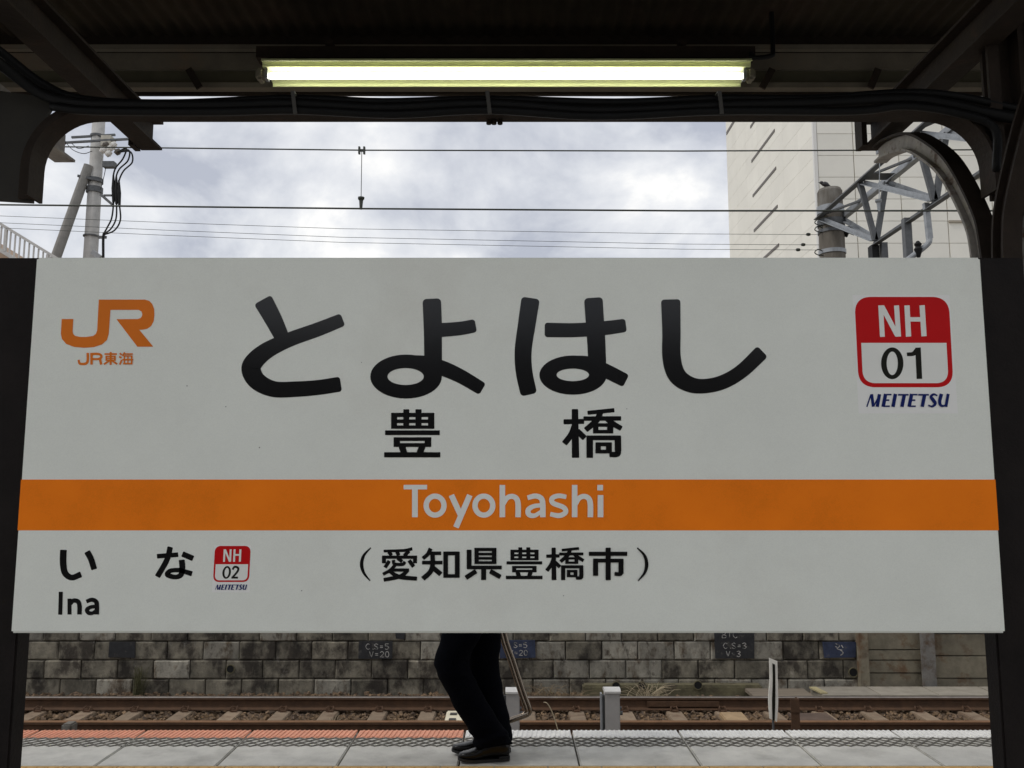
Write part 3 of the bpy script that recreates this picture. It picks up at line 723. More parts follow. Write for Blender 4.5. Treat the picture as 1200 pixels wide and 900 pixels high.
# bent frame (flange 100 mm wide, upstand at its far side)
def frame_path():
    XA, ZA, ZL, R = 1.752, 2.919, 2.60, .20
    pts = [(-XA, ZL+.0)]
    for k in range(13):
        a = math.pi - math.pi/2*k/12; pts.append((-XA+R+R*math.cos(a), ZA-R+R*math.sin(a)))
    for k in range(13):
        a = math.pi/2 - math.pi/2*k/12; pts.append((XA-R+R*math.cos(a), ZA-R+R*math.sin(a)))
    pts.append((XA, ZL+.02)); return pts
path = [Vector((x, 3.0, z)) for x, z in frame_path()]
def sec_fl(p, t):
    nrm = Vector((-t.z, 0, t.x))
    return [Vector((p.x, 2.98, p.z)), Vector((p.x, 3.08, p.z)), Vector((p.x, 3.08, p.z))+nrm*.012, Vector((p.x, 2.98, p.z))+nrm*.012]
def sec_up(p, t):
    nrm = Vector((-t.z, 0, t.x)); a = Vector((p.x, 3.02, p.z))+nrm*.0125; b = Vector((p.x, 3.032, p.z))+nrm*.0125
    return [a, b, b+nrm*.045, a+nrm*.045]
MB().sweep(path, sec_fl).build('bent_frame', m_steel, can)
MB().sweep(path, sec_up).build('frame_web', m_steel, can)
# left gusset plate and column (column stands just outside the photograph)
MB().prism([(-1.765, 2.59), (-1.765, 2.86), (-1.70, 2.99), (-2.1, 3.05), (-2.1, 2.66), (-1.93, 2.60)], 'y', 3.036, 3.05).build('gusset_plate', mat('plate_olive', (.030,.026,.019), .65, var=.25, scale=7), can)
def column(x0, x1, nm='column'):
    c = MB(); c.box(x0, x1, 2.99, 3.10, 0.0, 3.4); c.build(nm, m_steel, can)
for s_ in (-1, 1):
    xo = 2.14 if s_ < 0 else 1.87
    c = MB(); c.box(min(s_*xo, s_*(xo+.018)), max(s_*xo, s_*(xo+.018)), 2.98, 3.14, 0, RZ-.015); c.box(min(s_*(xo+.12), s_*(xo+.138)), max(s_*(xo+.12), s_*(xo+.138)), 2.98, 3.14, 0, RZ-.015)
    c.box(min(s_*(xo+.0185), s_*(xo+.1195)), max(s_*(xo+.0185), s_*(xo+.1195)), 3.05, 3.065, 0, 3.42)
    c.build('column', m_steel, can)
MB().box(1.768, 1.868, 3.04, 3.055, 2.60, 3.35).build('gusset_plate', m_steel, can)
MB().box(1.80, 1.868, 3.02, 3.036, 2.25, 2.56).build('spacer_plate', m_steel2, can)
# vertical flat beside the bracket
MB().box(1.758, 1.800, 2.985, 3.0, 0.0, 3.42).build('column_flange', m_steel, can)
# curved transverse arms (I section) and transverse roof beams
def arm(X, pts, nm='curved_arm', m_side=None):
    m_side = m_side or m_steel2
    pp = [Vector((X, y, z)) for y, z in pts]; pp = [Vector(p) for p in catmull([tuple(p) for p in pp], 8)]
    def secf(off, th, wd):
        def f(p, t):
            n = Vector((0, -t.z, t.y)); n = n if n.z > 0 or True else -n
            c = p + n*off
            return [c+Vector((-wd,0,0))-n*th, c+Vector((wd,0,0))-n*th, c+Vector((wd,0,0))+n*th, c+Vector((-wd,0,0))+n*th]
        return f
    MB().sweep(pp, secf(0, .029, .006)).build(nm, m_side, can)
    MB().sweep(pp, secf(.035, .0055, .034)).build(nm, m_steel, can)
    MB().sweep(pp, secf(-.035, .0055, .030)).build(nm, m_side, can)
arm(1.75, [(3.075, 2.25), (3.085, 2.42), (3.12, 2.56), (3.27, 2.80), (3.43, 2.95), (3.60, 3.06), (3.80, 3.115), (3.90, 3.12)])
arm(1.75, [(2.95, 2.25), (2.94, 2.42), (2.90, 2.56), (2.75, 2.80), (2.59, 2.95), (2.42, 3.06), (2.22, 3.115), (2.10, 3.12)], m_side=m_steel)
for s_ in (-1, 1):
    X = s_*1.75
    zb = 3.175
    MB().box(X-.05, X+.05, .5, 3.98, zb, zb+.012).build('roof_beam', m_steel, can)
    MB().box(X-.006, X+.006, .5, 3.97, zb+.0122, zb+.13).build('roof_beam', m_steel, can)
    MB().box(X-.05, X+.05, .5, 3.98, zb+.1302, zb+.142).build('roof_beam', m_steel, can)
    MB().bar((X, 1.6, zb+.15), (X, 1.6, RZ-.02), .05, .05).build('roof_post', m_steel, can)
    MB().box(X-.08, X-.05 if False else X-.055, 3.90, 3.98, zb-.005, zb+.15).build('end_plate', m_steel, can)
# second frame hints at far left: further bay beam end
MB().box(-2.24, -2.14, 3.2, 4.02, 3.13, 3.142).build('roof_beam', m_steel2, can)
MB().box(-2.196, -2.184, 3.2, 4.0, 3.1425, 3.26).build('roof_beam', m_steel2, can)
# bolts under the beam
for px in (573, 579, 586): p = at(px, 143, 3.07); MB().tube([(p.x, 3.06, 2.922), (p.x, 3.06, 2.902)], .010, 8).build('bolt', m_steel, can)

# cables lying on the frame
def cable(pp, Y, r, label, m=m_cable):
    pts = catmull([tuple(at(px, py, Y+(yy[0] if yy else 0))) for px, py, *yy in pp], 6)
    o = MB().tube(pts, r, 10).build('cable', m, smooth=True); return tag(o, label, 'cable', 'black cables along the canopy frame')
cable([(-330,-60,-.5),(-170,-15,-.4),(-60,40,-.3),(0,75,-.1),(45,108),(90,121),(150,123),(250,124),(343,122),(450,127),(571,122),(700,130),(843,124),(950,121),(1060,116),(1110,122),(1160,133),(1260,150)], 2.97, .021, 'lower thick black cable running along the canopy frame')
cable([(-330,-90,-.5),(-170,-40,-.4),(-60,18,-.3),(0,60,-.1),(50,98),(100,117),(200,121.5),(343,116),(450,120),(571,117),(720,120.5),(843,116),(950,116),(1060,109),(1120,113),(1180,125),(1260,140)], 3.0, .016, 'upper thin black cable running along the canopy frame')
cable([(60,125),(110,130),(250,131),(343,129),(460,134),(571,129),(700,136),(843,130),(1000,130),(1060,124),(1120,132),(1165,150),(1168,200)], 2.955, .015, 'lowest thin black cable along the canopy frame')
for px in (343, 571, 843):
    c = MB(); a, b = at(px, 107, 2.945), at(px+3, 133, 2.935); c.bar(a, b, .014, .004, (0,1,0)); c.bar(a, a+Vector((0,.06,0)), .014, .004)
    tag(c.build('cable_clip', mat('strap_dull', (.09,.085,.075), .6)), {343: 'steel strap holding cables near the lamp left end', 571: 'steel strap holding cables below the lamp middle', 843: 'steel strap holding cables near the lamp right end'}[px], 'strap', 'cable straps')

# ---------------------------------------------------------------- fluorescent lamp
lp = thing('fluorescent_lamp', (0, 3.93, 3.6), 'long lit fluorescent tube lamp with cream reflector under the canopy', 'lamp')
LX0, LX1 = at(312, 86, 3.93).x, at(873, 86, 3.93).x
m_refl = mat('lamp_reflector', (.76, .80, .44), .4, var=.06, scale=10, speck=.5)
zr = 3.585
rf = MB().prism([(3.870, zr-.008), (3.873, zr-.008), (3.875, zr), (3.895, zr-.002), (3.90, zr-.022), (3.965, zr-.022), (3.97, zr-.002), (4.078, zr-.020), (4.08, zr-.034), (4.086, zr-.034), (4.086, zr+.004), (4.03, zr+.05), (3.975, zr+.05), (3.874, zr+.005)], 'x', LX0-.01, LX1+.02)
rf.build('reflector', m_refl, lp)
MB().tube([(LX0+.012, 3.93, zr-.055), (LX0+.022, 3.93, zr-.055), (LX1-.022, 3.93, zr-.055), (LX1-.012, 3.93, zr-.055)], [.011, .0145, .0145, .011], 16).build('tube', mat('tube_glow', (.9,.9,.85), .3, emit=(1.0, .98, .84), estr=6.5), lp, smooth=True)
for x, s_ in ((LX0, -1), (LX1, 1)):
    MB().box(min(x+s_*.003, x+s_*.045), max(x+s_*.003, x+s_*.045), 3.895, 3.965, zr-.082, zr-.024).build('lamp_holder', mat('holder_grey', (.25,.23,.17), .6, var=.2), lp, bevel=.012)
    MB().box(min(x-s_*.012, x+s_*.0028), max(x-s_*.012, x+s_*.0028), 3.909, 3.951, zr-.075, zr-.024).build('tube_cap', m_galv, lp)
MB().box(LX0-.06, LX1+.06, 3.95, 4.03, zr+.052, zr+.11).build('housing', m_steel, lp)
for x in (LX0+.3, LX1-.3): MB().box(x-.02, x+.02, 3.92, YF-.001, zr+.1105, zr+.125).build('mounting_bracket', m_steel, lp)
p = at(905, 40, 3.95)
MB().tube(catmull([(p.x, 3.95, RZ-.02), (p.x, 3.95, zr+.10), (p.x-.01, 3.95, zr+.06), (p.x-.1, 3.95, zr+.05), (LX1+.04, 3.95, zr+.075)], 6), .012, 8).build('supply_cable', m_cable, lp)

# ================================================================ station sign
SY = 1.93
sg = thing('station_sign', (0, 2.0, 0), 'large white station name board with orange band on dark posts', 'station sign')
cor = [at(42, 303, SY), at(1147, 300, SY), at(1180, 742, SY), at(12, 742, SY)]
xl, xr = -1.104, 1.087; zt_, zb_ = (cor[0].z+cor[1].z)/2, (cor[2].z+cor[3].z)/2
MB().box(xl, xr, SY, SY+.03, zb_, zt_).build('board', m_board, sg, bevel=.004)
MB().box(xl+.02, xr-.02, SY+.0305, SY+.045, zb_+.03, zt_-.03).build('back_frame', m_edge, sg)
for (a, b) in ((-1.228, -1.114), (1.091, 1.215)):
    MB().box(a, b, SY+.046, SY+.10, 0.0, zt_+.012).build('post', m_post, sg, bevel=.004)
LAY = [0]
def sfn(off):
    return lambda x, y: at(x, y, SY-off)
class Print:
    """print on the board: strokes given in enlarged-photo coordinates (origin, scale)"""
    def __init__(s, ox, oy, sc_, base=.0006): s.ox, s.oy, s.s, s.mb, s.k, s.base = ox, oy, sc_, MB(), 0, base; s.tf = None
    def fn(s):
        s.k += 1; off = s.base + s.k*4e-5
        def f(x, y):
            if s.tf: x, y = s.tf(x, y)
            return at(s.ox+x/s.s, s.oy+y/s.s, SY-off)
        return f
    def st(s, pts, w_, rnd=.14): stroke(s.mb, pts, w_, s.fn(), rnd); return s
    def h(s, x0, x1, y, w_, rnd=.1): return s.st([(x0, y), (x1, y)], w_, rnd)
    def v(s, x, y0, y1, w_, rnd=.1): return s.st([(x, y0), (x, y1)], w_, rnd)
    def ring(s, cx, cy, rx, ry, hx, hy, hrx, hry, n=48):
        f = s.fn(); o_ = [f(cx+rx*math.cos(6.2832*i/n), cy+ry*math.sin(6.2832*i/n)) for i in range(n)]
        i_ = [f(hx+hrx*math.cos(6.2832*i/n), hy+hry*math.sin(6.2832*i/n)) for i in range(n)]
        s.mb.add(o_+i_, [(i, (i+1) % n, n+(i+1) % n, n+i) for i in range(n)]); return s
    def poly(s, pts): s.mb.poly(pts, s.fn()); return s
    def done(s, name, m, parent=None, label=None):
        o = s.mb.build(name, m, parent or sg, fix=False)
        if label: o['label'] = label
        return o
# orange band
bz0, bz1 = at(600, 621.5, SY).z, at(600, 562, SY).z
MB().box(xl+.0006, xr-.0006, SY-.0005, SY+.002, bz0, bz1).build('orange_band', m_orange, sg)
# large hiragana
A = Print(260, 320, 1200/340)
A.st([(168,110),(212,190),(250,268)], [80,72,60], .22)
A.st([(500,192),(400,232),(280,275),(190,318),(137,362),(121,400),(148,448),(215,480),(310,480),(400,473),(492,459)], [54,58,60,68,76,80,74,66,64,62,62], .22)
A.st([(868,106),(871,180),(873,270),(874,430)], [76,76,74,73], .22); A.ring(762,428,148,91, 760,428,75,35)
A.st([(770,365),(845,372),(914,394),(988,427),(1078,480)], [52,58,62,58,54], .22)
A.st([(890,237),(985,229),(1050,217)], [58,56,54], .22)
A.done('large_lettering', m_ink, label='first half of the large black hiragana name')
B = Print(580, 320, 1200/340)
B.st([(148,103),(132,210),(117,320),(121,410),(141,503)], [76,73,70,69,68], .22)
B.st([(206,235),(330,236),(450,228),(542,216)], [60,58,58,55], .22)
B.st([(407,102),(412,180),(419,280),(425,425)], [77,76,75,73], .22); B.ring(323,422,139,81, 322,421,67,26)
B.st([(310,368),(385,373),(460,405),(542,446)], [52,56,58,56], .22)
B.st([(727,109),(730,240),(731,350),(752,421),(800,458),(860,468),(940,452),(1020,406),(1107,324)], [80,76,76,74,66,60,59,59,62], .22)
B.done('large_lettering', m_ink, label='second half of the large black hiragana name')
# kanji
def k_yutaka(P):
    P.h(220,828,195,60); P.h(220,828,284,52); P.h(220,828,366,48); P.v(262,165,390,85); P.v(433,115,390,83); P.v(605,115,390,86); P.v(784,165,390,88)
    P.h(135,905,445,66); P.h(255,785,535,52); P.h(255,785,618,54); P.v(300,510,645,90); P.v(738,510,645,92)
    P.st([(370,630),(404,735)],92); P.st([(660,630),(622,735)],92); P.h(122,912,755,72)
def k_hashi(P):
    P.st([(125,292),(415,286)],70); P.st([(285,112),(294,798)],[90,104]); P.st([(285,330),(232,470),(135,600)],[80,84,84]); P.st([(315,420),(425,522)],[84,80])
    P.st([(462,165),(840,128)],[56,58]); P.st([(645,150),(590,270),(435,408)],[84,84,76]); P.st([(405,247),(935,243)],62); P.st([(735,240),(800,305),(940,388)],[80,78,70])
    P.h(540,825,337,50); P.h(540,825,430,50); P.v(578,315,455,76); P.v(782,315,455,86)
    P.v(493,490,798,92); P.h(450,930,517,66); P.st([(888,490),(892,710)],92); P.st([(892,690),(880,745),(770,752)],[86,80,72])
    P.h(575,805,608,54); P.h(575,805,710,52); P.v(612,580,735,76); P.v(763,580,735,84)
K = Print(440, 470, 12); k_yutaka(K); K.done('kanji_lettering', m_ink)
K = Print(650, 470, 12); k_hashi(K); K.done('kanji_lettering', m_ink)
# roman name on the band
T = Print(460, 560, 1200/260, base=.0012)
T.h(60,187,50,25,.05); T.v(121,50,213,31,.05)
for cx_ in (230, 494): T.ring(cx_, 150, 62.5, 65.5, cx_, 150, 33.5, 37)
T.st([(318,93),(373,212)],31,.05); T.st([(418,93),(343,268)],31,.05)
for x0 in (594, 985):
    T.v(x0,38,213,30,.05); T.st([(x0+4,142),(x0+24,110),(x0+52,100),(x0+76,112),(x0+85,145),(x0+85,213)],[26,27,28,29,30,30],.05)
T.st([(730,108),(772,98),(803,110),(812,140),(813,213)],[26,28,29,30,30],.05); T.st([(812,148),(765,153),(735,172),(738,198),(768,204),(808,180)],[22,24,28,28,24,20],.05)
T.st([(940,103),(898,97),(864,110),(868,136),(925,160),(936,186),(903,204),(853,196)],[24,26,27,27,27,27,27,24],.05)
T.v(1125,93,213,31,.05); T.v(1123,38,68,31,.05)
T.done('roman_lettering', m_stick)
# bracketed place name
P1 = Print(410, 630, 1200/190)
P1.st([(155,75),(105,130),(87,195),(103,260),(150,320)],[8,20,26,20,8],0)
P1.st([(250,100),(400,95),(462,83)],[20,22,24]); P1.st([(288,104),(308,132)],28); P1.st([(348,104),(362,132)],28); P1.st([(438,98),(402,136)],28)
P1.h(238,498,145,24); P1.v(252,138,190,30); P1.v(482,138,190,30)
P1.st([(292,172),(260,222)],27); P1.st([(322,165),(330,194),(390,198),(408,178)],[24,24,24,24]); P1.st([(352,152),(388,178)],26); P1.st([(438,168),(472,216)],29)
P1.st([(338,200),(300,240),(245,272)],[26,24,24]); P1.h(305,438,240,24); P1.st([(432,236),(375,286),(250,313)],[30,30,28]); P1.st([(292,248),(365,290),(497,304)],[26,32,30])
P1.st([(598,80),(577,122),(540,155)],[30,29,28]); P1.h(570,676,116,26); P1.h(534,685,185,27); P1.st([(612,116),(612,200),(594,255),(540,305)],[34,35,36,36]); P1.st([(618,225),(674,272)],36)
P1.h(692,812,117,28); P1.h(692,812,284,27); P1.v(709,103,297,35); P1.v(795,103,297,36)
P1.v(883,90,230,36); P1.h(866,1124,221,27); P1.h(922,1085,88,24); P1.h(922,1085,122,20); P1.h(922,1085,153,20); P1.h(922,1085,185,21); P1.v(938,78,195,32); P1.v(1068,78,195,34)
P1.v(990,225,313,37); P1.st([(935,248),(858,298)],35); P1.st([(1038,248),(1115,292)],35)
P1.done('place_lettering', m_ink)
P2 = Print(590, 630, 1200/190)
P2.tf = lambda x, y: (18+(x-122)*.343, 72+(y-115)*.3486); k_yutaka(P2)
P2.tf = lambda x, y: (312+(x-110)*.339, 72+(y-105)*.35); k_hashi(P2); P2.tf = None
P2.h(632,916,120,30); P2.v(775,75,315,38); P2.v(682,155,283,38); P2.h(664,888,170,28); P2.v(870,158,268,38); P2.st([(872,255),(862,270),(822,268)],[34,30,28])
P2.st([(990,75),(1042,130),(1060,195),(1045,260),(997,320)],[8,20,26,20,8],0)
P2.done('place_lettering', m_ink)
# neighbouring station
I1 = Print(50, 630, 1200/260)
I1.st([(112,66),(111,140),(122,193),(158,216),(208,198)],[36,36,34,31,32],.15); I1.st([(240,75),(262,118),(279,172)],[34,33,32],.15)
I1.done('neighbour_lettering', m_ink); I1 = Print(50, 630, 1200/260)
I1.st([(618,101),(733,92)],25); I1.st([(690,50),(672,120),(620,212)],[30,30,30],.15); I1.st([(755,88),(814,113)],30,.15)
I1.st([(752,120),(755,165),(746,203),(712,213),(675,200),(690,180),(735,176),(775,186),(808,196)],[32,32,28,25,28,24,24,26,28],.15)
I1.done('neighbour_lettering', m_ink); I1 = Print(50, 630, 1200/260)
I1.st([(98,293),(95,417)],22,.05); I1.v(145,330,416,22,.05); I1.st([(148,360),(166,341),(190,346),(199,368),(199,416)],[20,23,25,25,25],.05)
I1.st([(236,346),(265,336),(288,346),(293,368),(293,416)],[20,22,24,25,25],.05); I1.st([(292,372),(260,376),(240,390),(248,407),(270,408),(292,392)],[19,20,23,22,20,18],.05)
I1.done('neighbour_lettering', m_ink)
# operator logo
J = Print(60, 340, 1200/140)
J.poly([(105,290),(222,290),(215,415),(221,440),(238,458),(290,470),(350,470),(420,460),(448,440),(461,405),(478,95),(940,95),(985,108),(1015,140),(1034,190),(1036,250),(1030,310),(1004,360),(965,388),(920,397),(885,398),
        (1025,568),(865,568),(655,292),(870,290),(898,280),(912,260),(915,240),(907,215),(880,198),(595,198),(578,440),(560,500),(510,545),(430,572),(330,579),(230,570),(150,540),(107,490),(97,440)])
J.done('company_logo', m_logo)
J = Print(60, 340, 1200/140)
J.st([(367,630),(367,705),(352,735),(315,742),(285,735),(275,700)],[26,26,26,24,24,22],0); J.v(405,630,748,26,0); J.st([(395,642),(470,641),(500,655),(500,678),(470,692),(405,692)],[24,24,24,24,22,22],0); J.st([(490,692),(502,748)],25,0)
J.h(535,660,642,17,0); J.h(545,648,665,13,0); J.h(545,648,684,13,0); J.h(545,648,703,13,0); J.v(553,660,708,17,0); J.v(640,660,708,17,0); J.v(597,622,750,21,0); J.st([(588,705),(530,745)],18,0); J.st([(606,705),(662,743)],18,0)
J.st([(688,634),(708,650)],17,0); J.st([(682,666),(704,681)],17,0); J.st([(708,700),(688,748)],18,0); J.st([(738,625),(716,662)],16,0); J.h(728,820,641,14,0); J.h(730,815,661,12,0); J.h(714,823,698,14,0); J.h(722,812,738,14,0); J.v(735,655,742,14,0); J.v(808,655,746,16,0); J.v(770,655,740,13,0)
J.done('company_lettering', m_logo)
# line stickers
def sticker(ox, oy, s_, tf, second, label):
    P = Print(ox, oy, s_, base=.0002); P.tf = tf
    P.poly([(52,62),(712,62),(770,868),(95,868)]); st_ = P.done('line_sticker', mat('sticker_backing', (.93,.925,.88), .34, spec=.4), label=label)
    def sub(base): q = Print(ox, oy, s_, base=base); q.tf = tf; return q
    P = sub(.0005); P.poly(roundpoly([(65,75),(707,75),(740,690),(95,690)], 105)); P.done('badge', m_red, st_)
    P = sub(.0008); P.poly(roundpoly([(112,388),(692,388),(706,662),(124,662)], [0,0,80,80])); P.done('badge_field', m_stick, st_)
    P = sub(.0010); P.st([(244,133),(256,347)],33,0); P.st([(352,133),(366,345)],34,0); P.poly([(230,133),(268,133),(381,345),(343,345)]); P.st([(423,133),(434,345)],36,0); P.st([(526,132),(539,343)],36,0); P.h(430,530,228,30,0); P.done('badge_lettering', m_stick, st_)
    P = sub(.0012); P.ring(323, 527, 76, 108, 323, 527, 38, 80)
    if second == 1: P.st([(498,420),(508,633)],38,0); P.st([(492,440),(465,462),(423,466)],[38,28,24],0)
    else: P.st([(425,480),(445,440),(480,432),(520,455),(520,500),(480,560),(430,618)],[34,36,36,38,38,36,34],0); P.h(418,535,616,32,0)
    P.done('badge_number', m_ink2, st_)
    P = sub(.0010); P.st([(150,823),(178,740)],9,0); P.st([(183,737),(194,822)],20,0); P.st([(197,818),(238,740)],9,0); P.st([(236,737),(221,823)],23,0)
    for x in (278, 455): P.st([(x,735),(x-17,823)],24,0); P.h(x,x+40,740,10,0); P.h(x-8,x+25,778,10,0); P.h(x-18,x+28,819,10,0)
    P.st([(345,735),(328,823)],24,0)
    for x in (362, 500): P.h(x,x+72,741,11,0); P.st([(x+44,738),(x+27,823)],24,0)
    P.st([(630,747),(605,738),(587,755),(604,780),(616,802),(595,820),(568,812)],[9,14,20,24,20,14,9],0)
    P.st([(658,735),(646,785),(655,814),(680,814),(697,790)],[24,23,18,11,9],0); P.st([(704,735),(688,823)],20,0); P.done('line_lettering', m_blue, st_)
sticker(990, 335, 813/140, None, 1, 'large red and white route sticker numbered 01')
ax, ay = 194/642, 195/615
sticker(50, 630, 1200/260, lambda x, y: (932+(x-65)*ax-(y-75)*(.030*ax+.0475*0.5), 45+(y-75)*ay), 2, 'small red and white route sticker numbered 02')

# ================================================================ trackside objects
def equip_box(px0, px1, py0, label):
    Y = 9.1; a = at(px0, py0, Y); b = at(px1, 853, Y); x0, x1, zt = a.x, b.x, a.z
    r = thing('trackside_box', ((x0+x1)/2, Y, -1.27), label, 'equipment box', 'grey trackside boxes')
    MB().box(x0+.045, x1, Y, Y+.16, -1.0, zt-.02).build('body', mat('box_grey', (.40,.385,.37), .55, var=.12, scale=6, metal=.15), r, bevel=.008)
    MB().prism([(Y-.012, zt-.03), (Y+.172, zt-.03), (Y+.172, zt-.005), (Y+.11, zt+.012), (Y+.02, zt+.012), (Y-.012, zt-.01)], 'x', x0+.038, x1+.008).build('lid', mat('box_lid', (.58,.565,.54), .5, var=.1), r)
    MB().box(x0, x0+.016, Y+.02, Y+.10, -1.3, zt-.04).build('mounting_post', m_galv, r); MB().box(x0+.0165, x0+.044, Y+.05, Y+.09, -1.0, zt-.06).build('mounting_plate', m_galvd, r)
    MB().tube([(x1, Y+.05, (zt-1.0)/2-.0), (x1+.03, Y+.05, (zt-1.0)/2)], .022, 8).build('latch', m_galvd, r)
    MB().tube([(x1, Y+.05, (zt-1.0)/2+.05), (x1+.02, Y+.05, (zt-1.0)/2+.05)], .016, 8).build('latch', m_galvd, r)
    MB().box((x0+x1)/2-.03, (x0+x1)/2+.03, Y+.05, Y+.11, -1.3, -1.001).build('leg', m_galvd, r)
equip_box(588, 609, 809.5, 'grey metal trackside box right behind the person')
equip_box(704, 727, 809, 'grey metal trackside box standing alone right of the person')
# white marker board with black stripe
mkY = 9.0; pa = [at(902, 771, mkY), at(911, 775, mkY), at(910.5, 846, mkY), at(901.5, 842, mkY)]
mk = thing('marker_board', (pa[0].x, mkY, -1.3), 'narrow crooked white marker board with black stripe before the rails', 'marker')
lft = catmull([(901.5,771),(902,795),(900.5,820),(902,842)], 5); rgt = catmull([(911,775),(911.5,800),(912,825),(910.5,846)], 5)
rings = []
for (a, b) in zip(lft, rgt):
    a, b = at(*a, mkY), at(*b, mkY); rings.append([a, b, b+Vector((0,.012,0)), a+Vector((0,.012,0))])
MB().loft(rings).build('plate', mat('marker_white', (.85,.82,.74), .6, var=.1), mk)
MB().loft([[at(l[0]*.63+r_[0]*.37, l[1]*.63+r_[1]*.37, mkY-.003), at(l[0]*.30+r_[0]*.70, l[1]*.30+r_[1]*.70, mkY-.003), at(l[0]*.30+r_[0]*.70, l[1]*.3+r_[1]*.7, mkY-.0005), at(l[0]*.63+r_[0]*.37, l[1]*.63+r_[1]*.37, mkY-.0005)] for l, r_ in list(zip(lft, rgt))[1:]]).build('stripe', m_ink2, mk)
p = at(906, 846, mkY+.03); MB().tube([(p.x, mkY+.03, -1.32), (p.x, mkY+.03, p.z+.3)], .012, 8).build('stake', m_galvd, mk)
# rusty angle post
p = at(930, 818, 9.0); ap = MB(); ap.angle((p.x, 9.0, -1.32), (p.x, 9.0, p.z), .085, .012, up=(0,1,0))
ap.prism([(p.x-.045, p.z-.0), (p.x+.045, p.z-.10), (p.x+.045, p.z-.13), (p.x-.045, p.z-.13)], 'y', 8.95, 8.957)
tag(ap.build('angle_post', m_rust), 'short rusty steel angle post beside the white marker board', 'post')
ax0, ax1 = at(937, 838, 10.3).x, at(985, 838, 10.3).x
tag(MB().box(ax0, ax1, 10.15, 10.75, -1.20, -1.165).build('crossing_plank', mat('plank_dark', (.11,.075,.055), .9, var=.3, scale=8, bump=.3), bevel=.006), 'dark brown flat timber between the rails at right', 'plank')
# cream transponder between the rails
a = at(521, 837, 10.25); tp = thing('transponder', (a.x+.12, 10.3, -1.2), 'cream slotted block mounted between the rails, left of the shoes', 'transponder')
MB().prism([(10.1, -1.19), (10.62, -1.19), (10.60, -1.10), (10.13, -1.125)], 'x', a.x, a.x+.36).build('body', mat('cream_plastic', (.72,.66,.50), .6, var=.08), tp, bevel=.012)
for y_ in (10.22, 10.42): MB().box(a.x+.05, a.x+.13, y_, y_+.07, -1.13+ (y_-10.1)*.05, -1.112+(y_-10.1)*.05).build('slot', m_joint, tp)
a = at(778, 836, 10.35)
tag(MB().prism([(10.15, -1.2), (10.7, -1.2), (10.66, -1.13), (10.2, -1.15)], 'x', at(850,836,10.35).x, at(878,836,10.35).x).build('rail_pad_block', mat('pad_tan', (.36,.25,.14), .8, var=.2, scale=8), bevel=.012), 'tan block between the rails left of the white marker board', 'block')
a = at(80, 851, 9.5)
tag(MB().box(a.x-.055, a.x+.055, 9.45, 9.6, -1.28, a.z+.03).build('concrete_stub', m_concd, bevel=.015), 'small grey concrete stub beside the near rail at left', 'concrete stub')

# weeds
def tuft(px, py, Y, n, h, sp, name, label, cat, col):
    p = at(px, py, Y); mb = MB()
    for k in range(n):
        b = Vector((p.x+rng.normal(0, sp*.35), Y+rng.uniform(-.06, .06), -1.26)); dx, dy = rng.normal(0, sp*.55), rng.normal(0, .08); hh = h*rng.uniform(.5, 1.1)
        q = [b, b+Vector((dx*.3, dy*.3, hh*.55)), b+Vector((dx*.75, dy*.7, hh*.9)), b+Vector((dx*1.2, dy, hh*rng.uniform(.75, 1.05)))]
        mb.tube(q, [.004, .0035, .0025, .001], 3, caps=False)
    o = mb.build(name, col, fix=False); tag(o, label, cat); return o
m_straw = mat('dry_straw', (.40,.33,.22), .9, var=.3, scale=20)
m_straw2 = mat('dry_straw_dark', (.20,.15,.09), .9, var=.3, scale=20)
tuft(760, 806, 11.6, 70, .24, .28, 'dry_grass', 'pale dry grass tuft against wall above the lone grey box', 'grass', m_straw)
tuft(640, 806, 11.6, 60, .24, .25, 'dry_grass', 'dry brown grass tuft by wall right of the steel tube', 'grass', m_straw2)
tuft(675, 806, 11.65, 35, .18, .20, 'dry_grass', 'small sparse dry grass tuft between two larger tufts', 'grass', m_straw2)
tuft(390, 840, 10.2, 9, .20, .08, 'dry_grass', 'thin pale weed sprouting between rails at left of the person', 'grass', m_straw)
wst = MB(); wst.tube(catmull([tuple(at(px, py, 8.9)) for px, py in [(655,860),(650,842),(645,830),(641,824),(637,823)]], 5), [.006]*21, 5); p = at(645, 832, 8.9)
tag(wst.build('dry_stem', m_straw), 'single dry yellow stem leaning in front of the rails', 'stem')
wall_wd = tuft(162, 800, 11.9, 60, .42, .10, 'wall_weed', 'dull green brown weed growing up the block wall at left', 'weed', mat('weed_olive', (.085,.08,.035), .9, var=.3, scale=20))

# ================================================================ person walking (legs seen under the board)
def skinned(name, verts, edges, radii, m, parent, sub=2):
    me_ = bpy.data.meshes.new(name); me_.from_pydata([tuple(v) for v in verts], edges, []); me_.materials.append(m)
    o = bpy.data.objects.new(name, me_); C.objects.link(o)
    md = o.modifiers.new('skin', 'SKIN'); md.use_smooth_shade = True
    for i, r in enumerate(radii):
        sv = me_.skin_vertices[0].data[i]; sv.radius = r if isinstance(r, tuple) else (r, r); sv.use_root = (i == 0)
    s2 = o.modifiers.new('subd', 'SUBSURF'); s2.levels = sub; s2.render_levels = sub
    dg = bpy.context.evaluated_depsgraph_get(); ev = o.evaluated_get(dg); nm = bpy.data.meshes.new_from_object(ev)
    bpy.data.objects.remove(o); bpy.data.meshes.remove(me_)
    nm.name = name
    o = link(name, nm, None, parent, smooth=True); return o
m_skin = mat('skin', (.55,.36,.26), .55, var=.05); m_trous = mat('trousers_black', (.0022,.0025,.0042), .95, spec=.04, var=.2, scale=25, bump=.25, bscale=25)
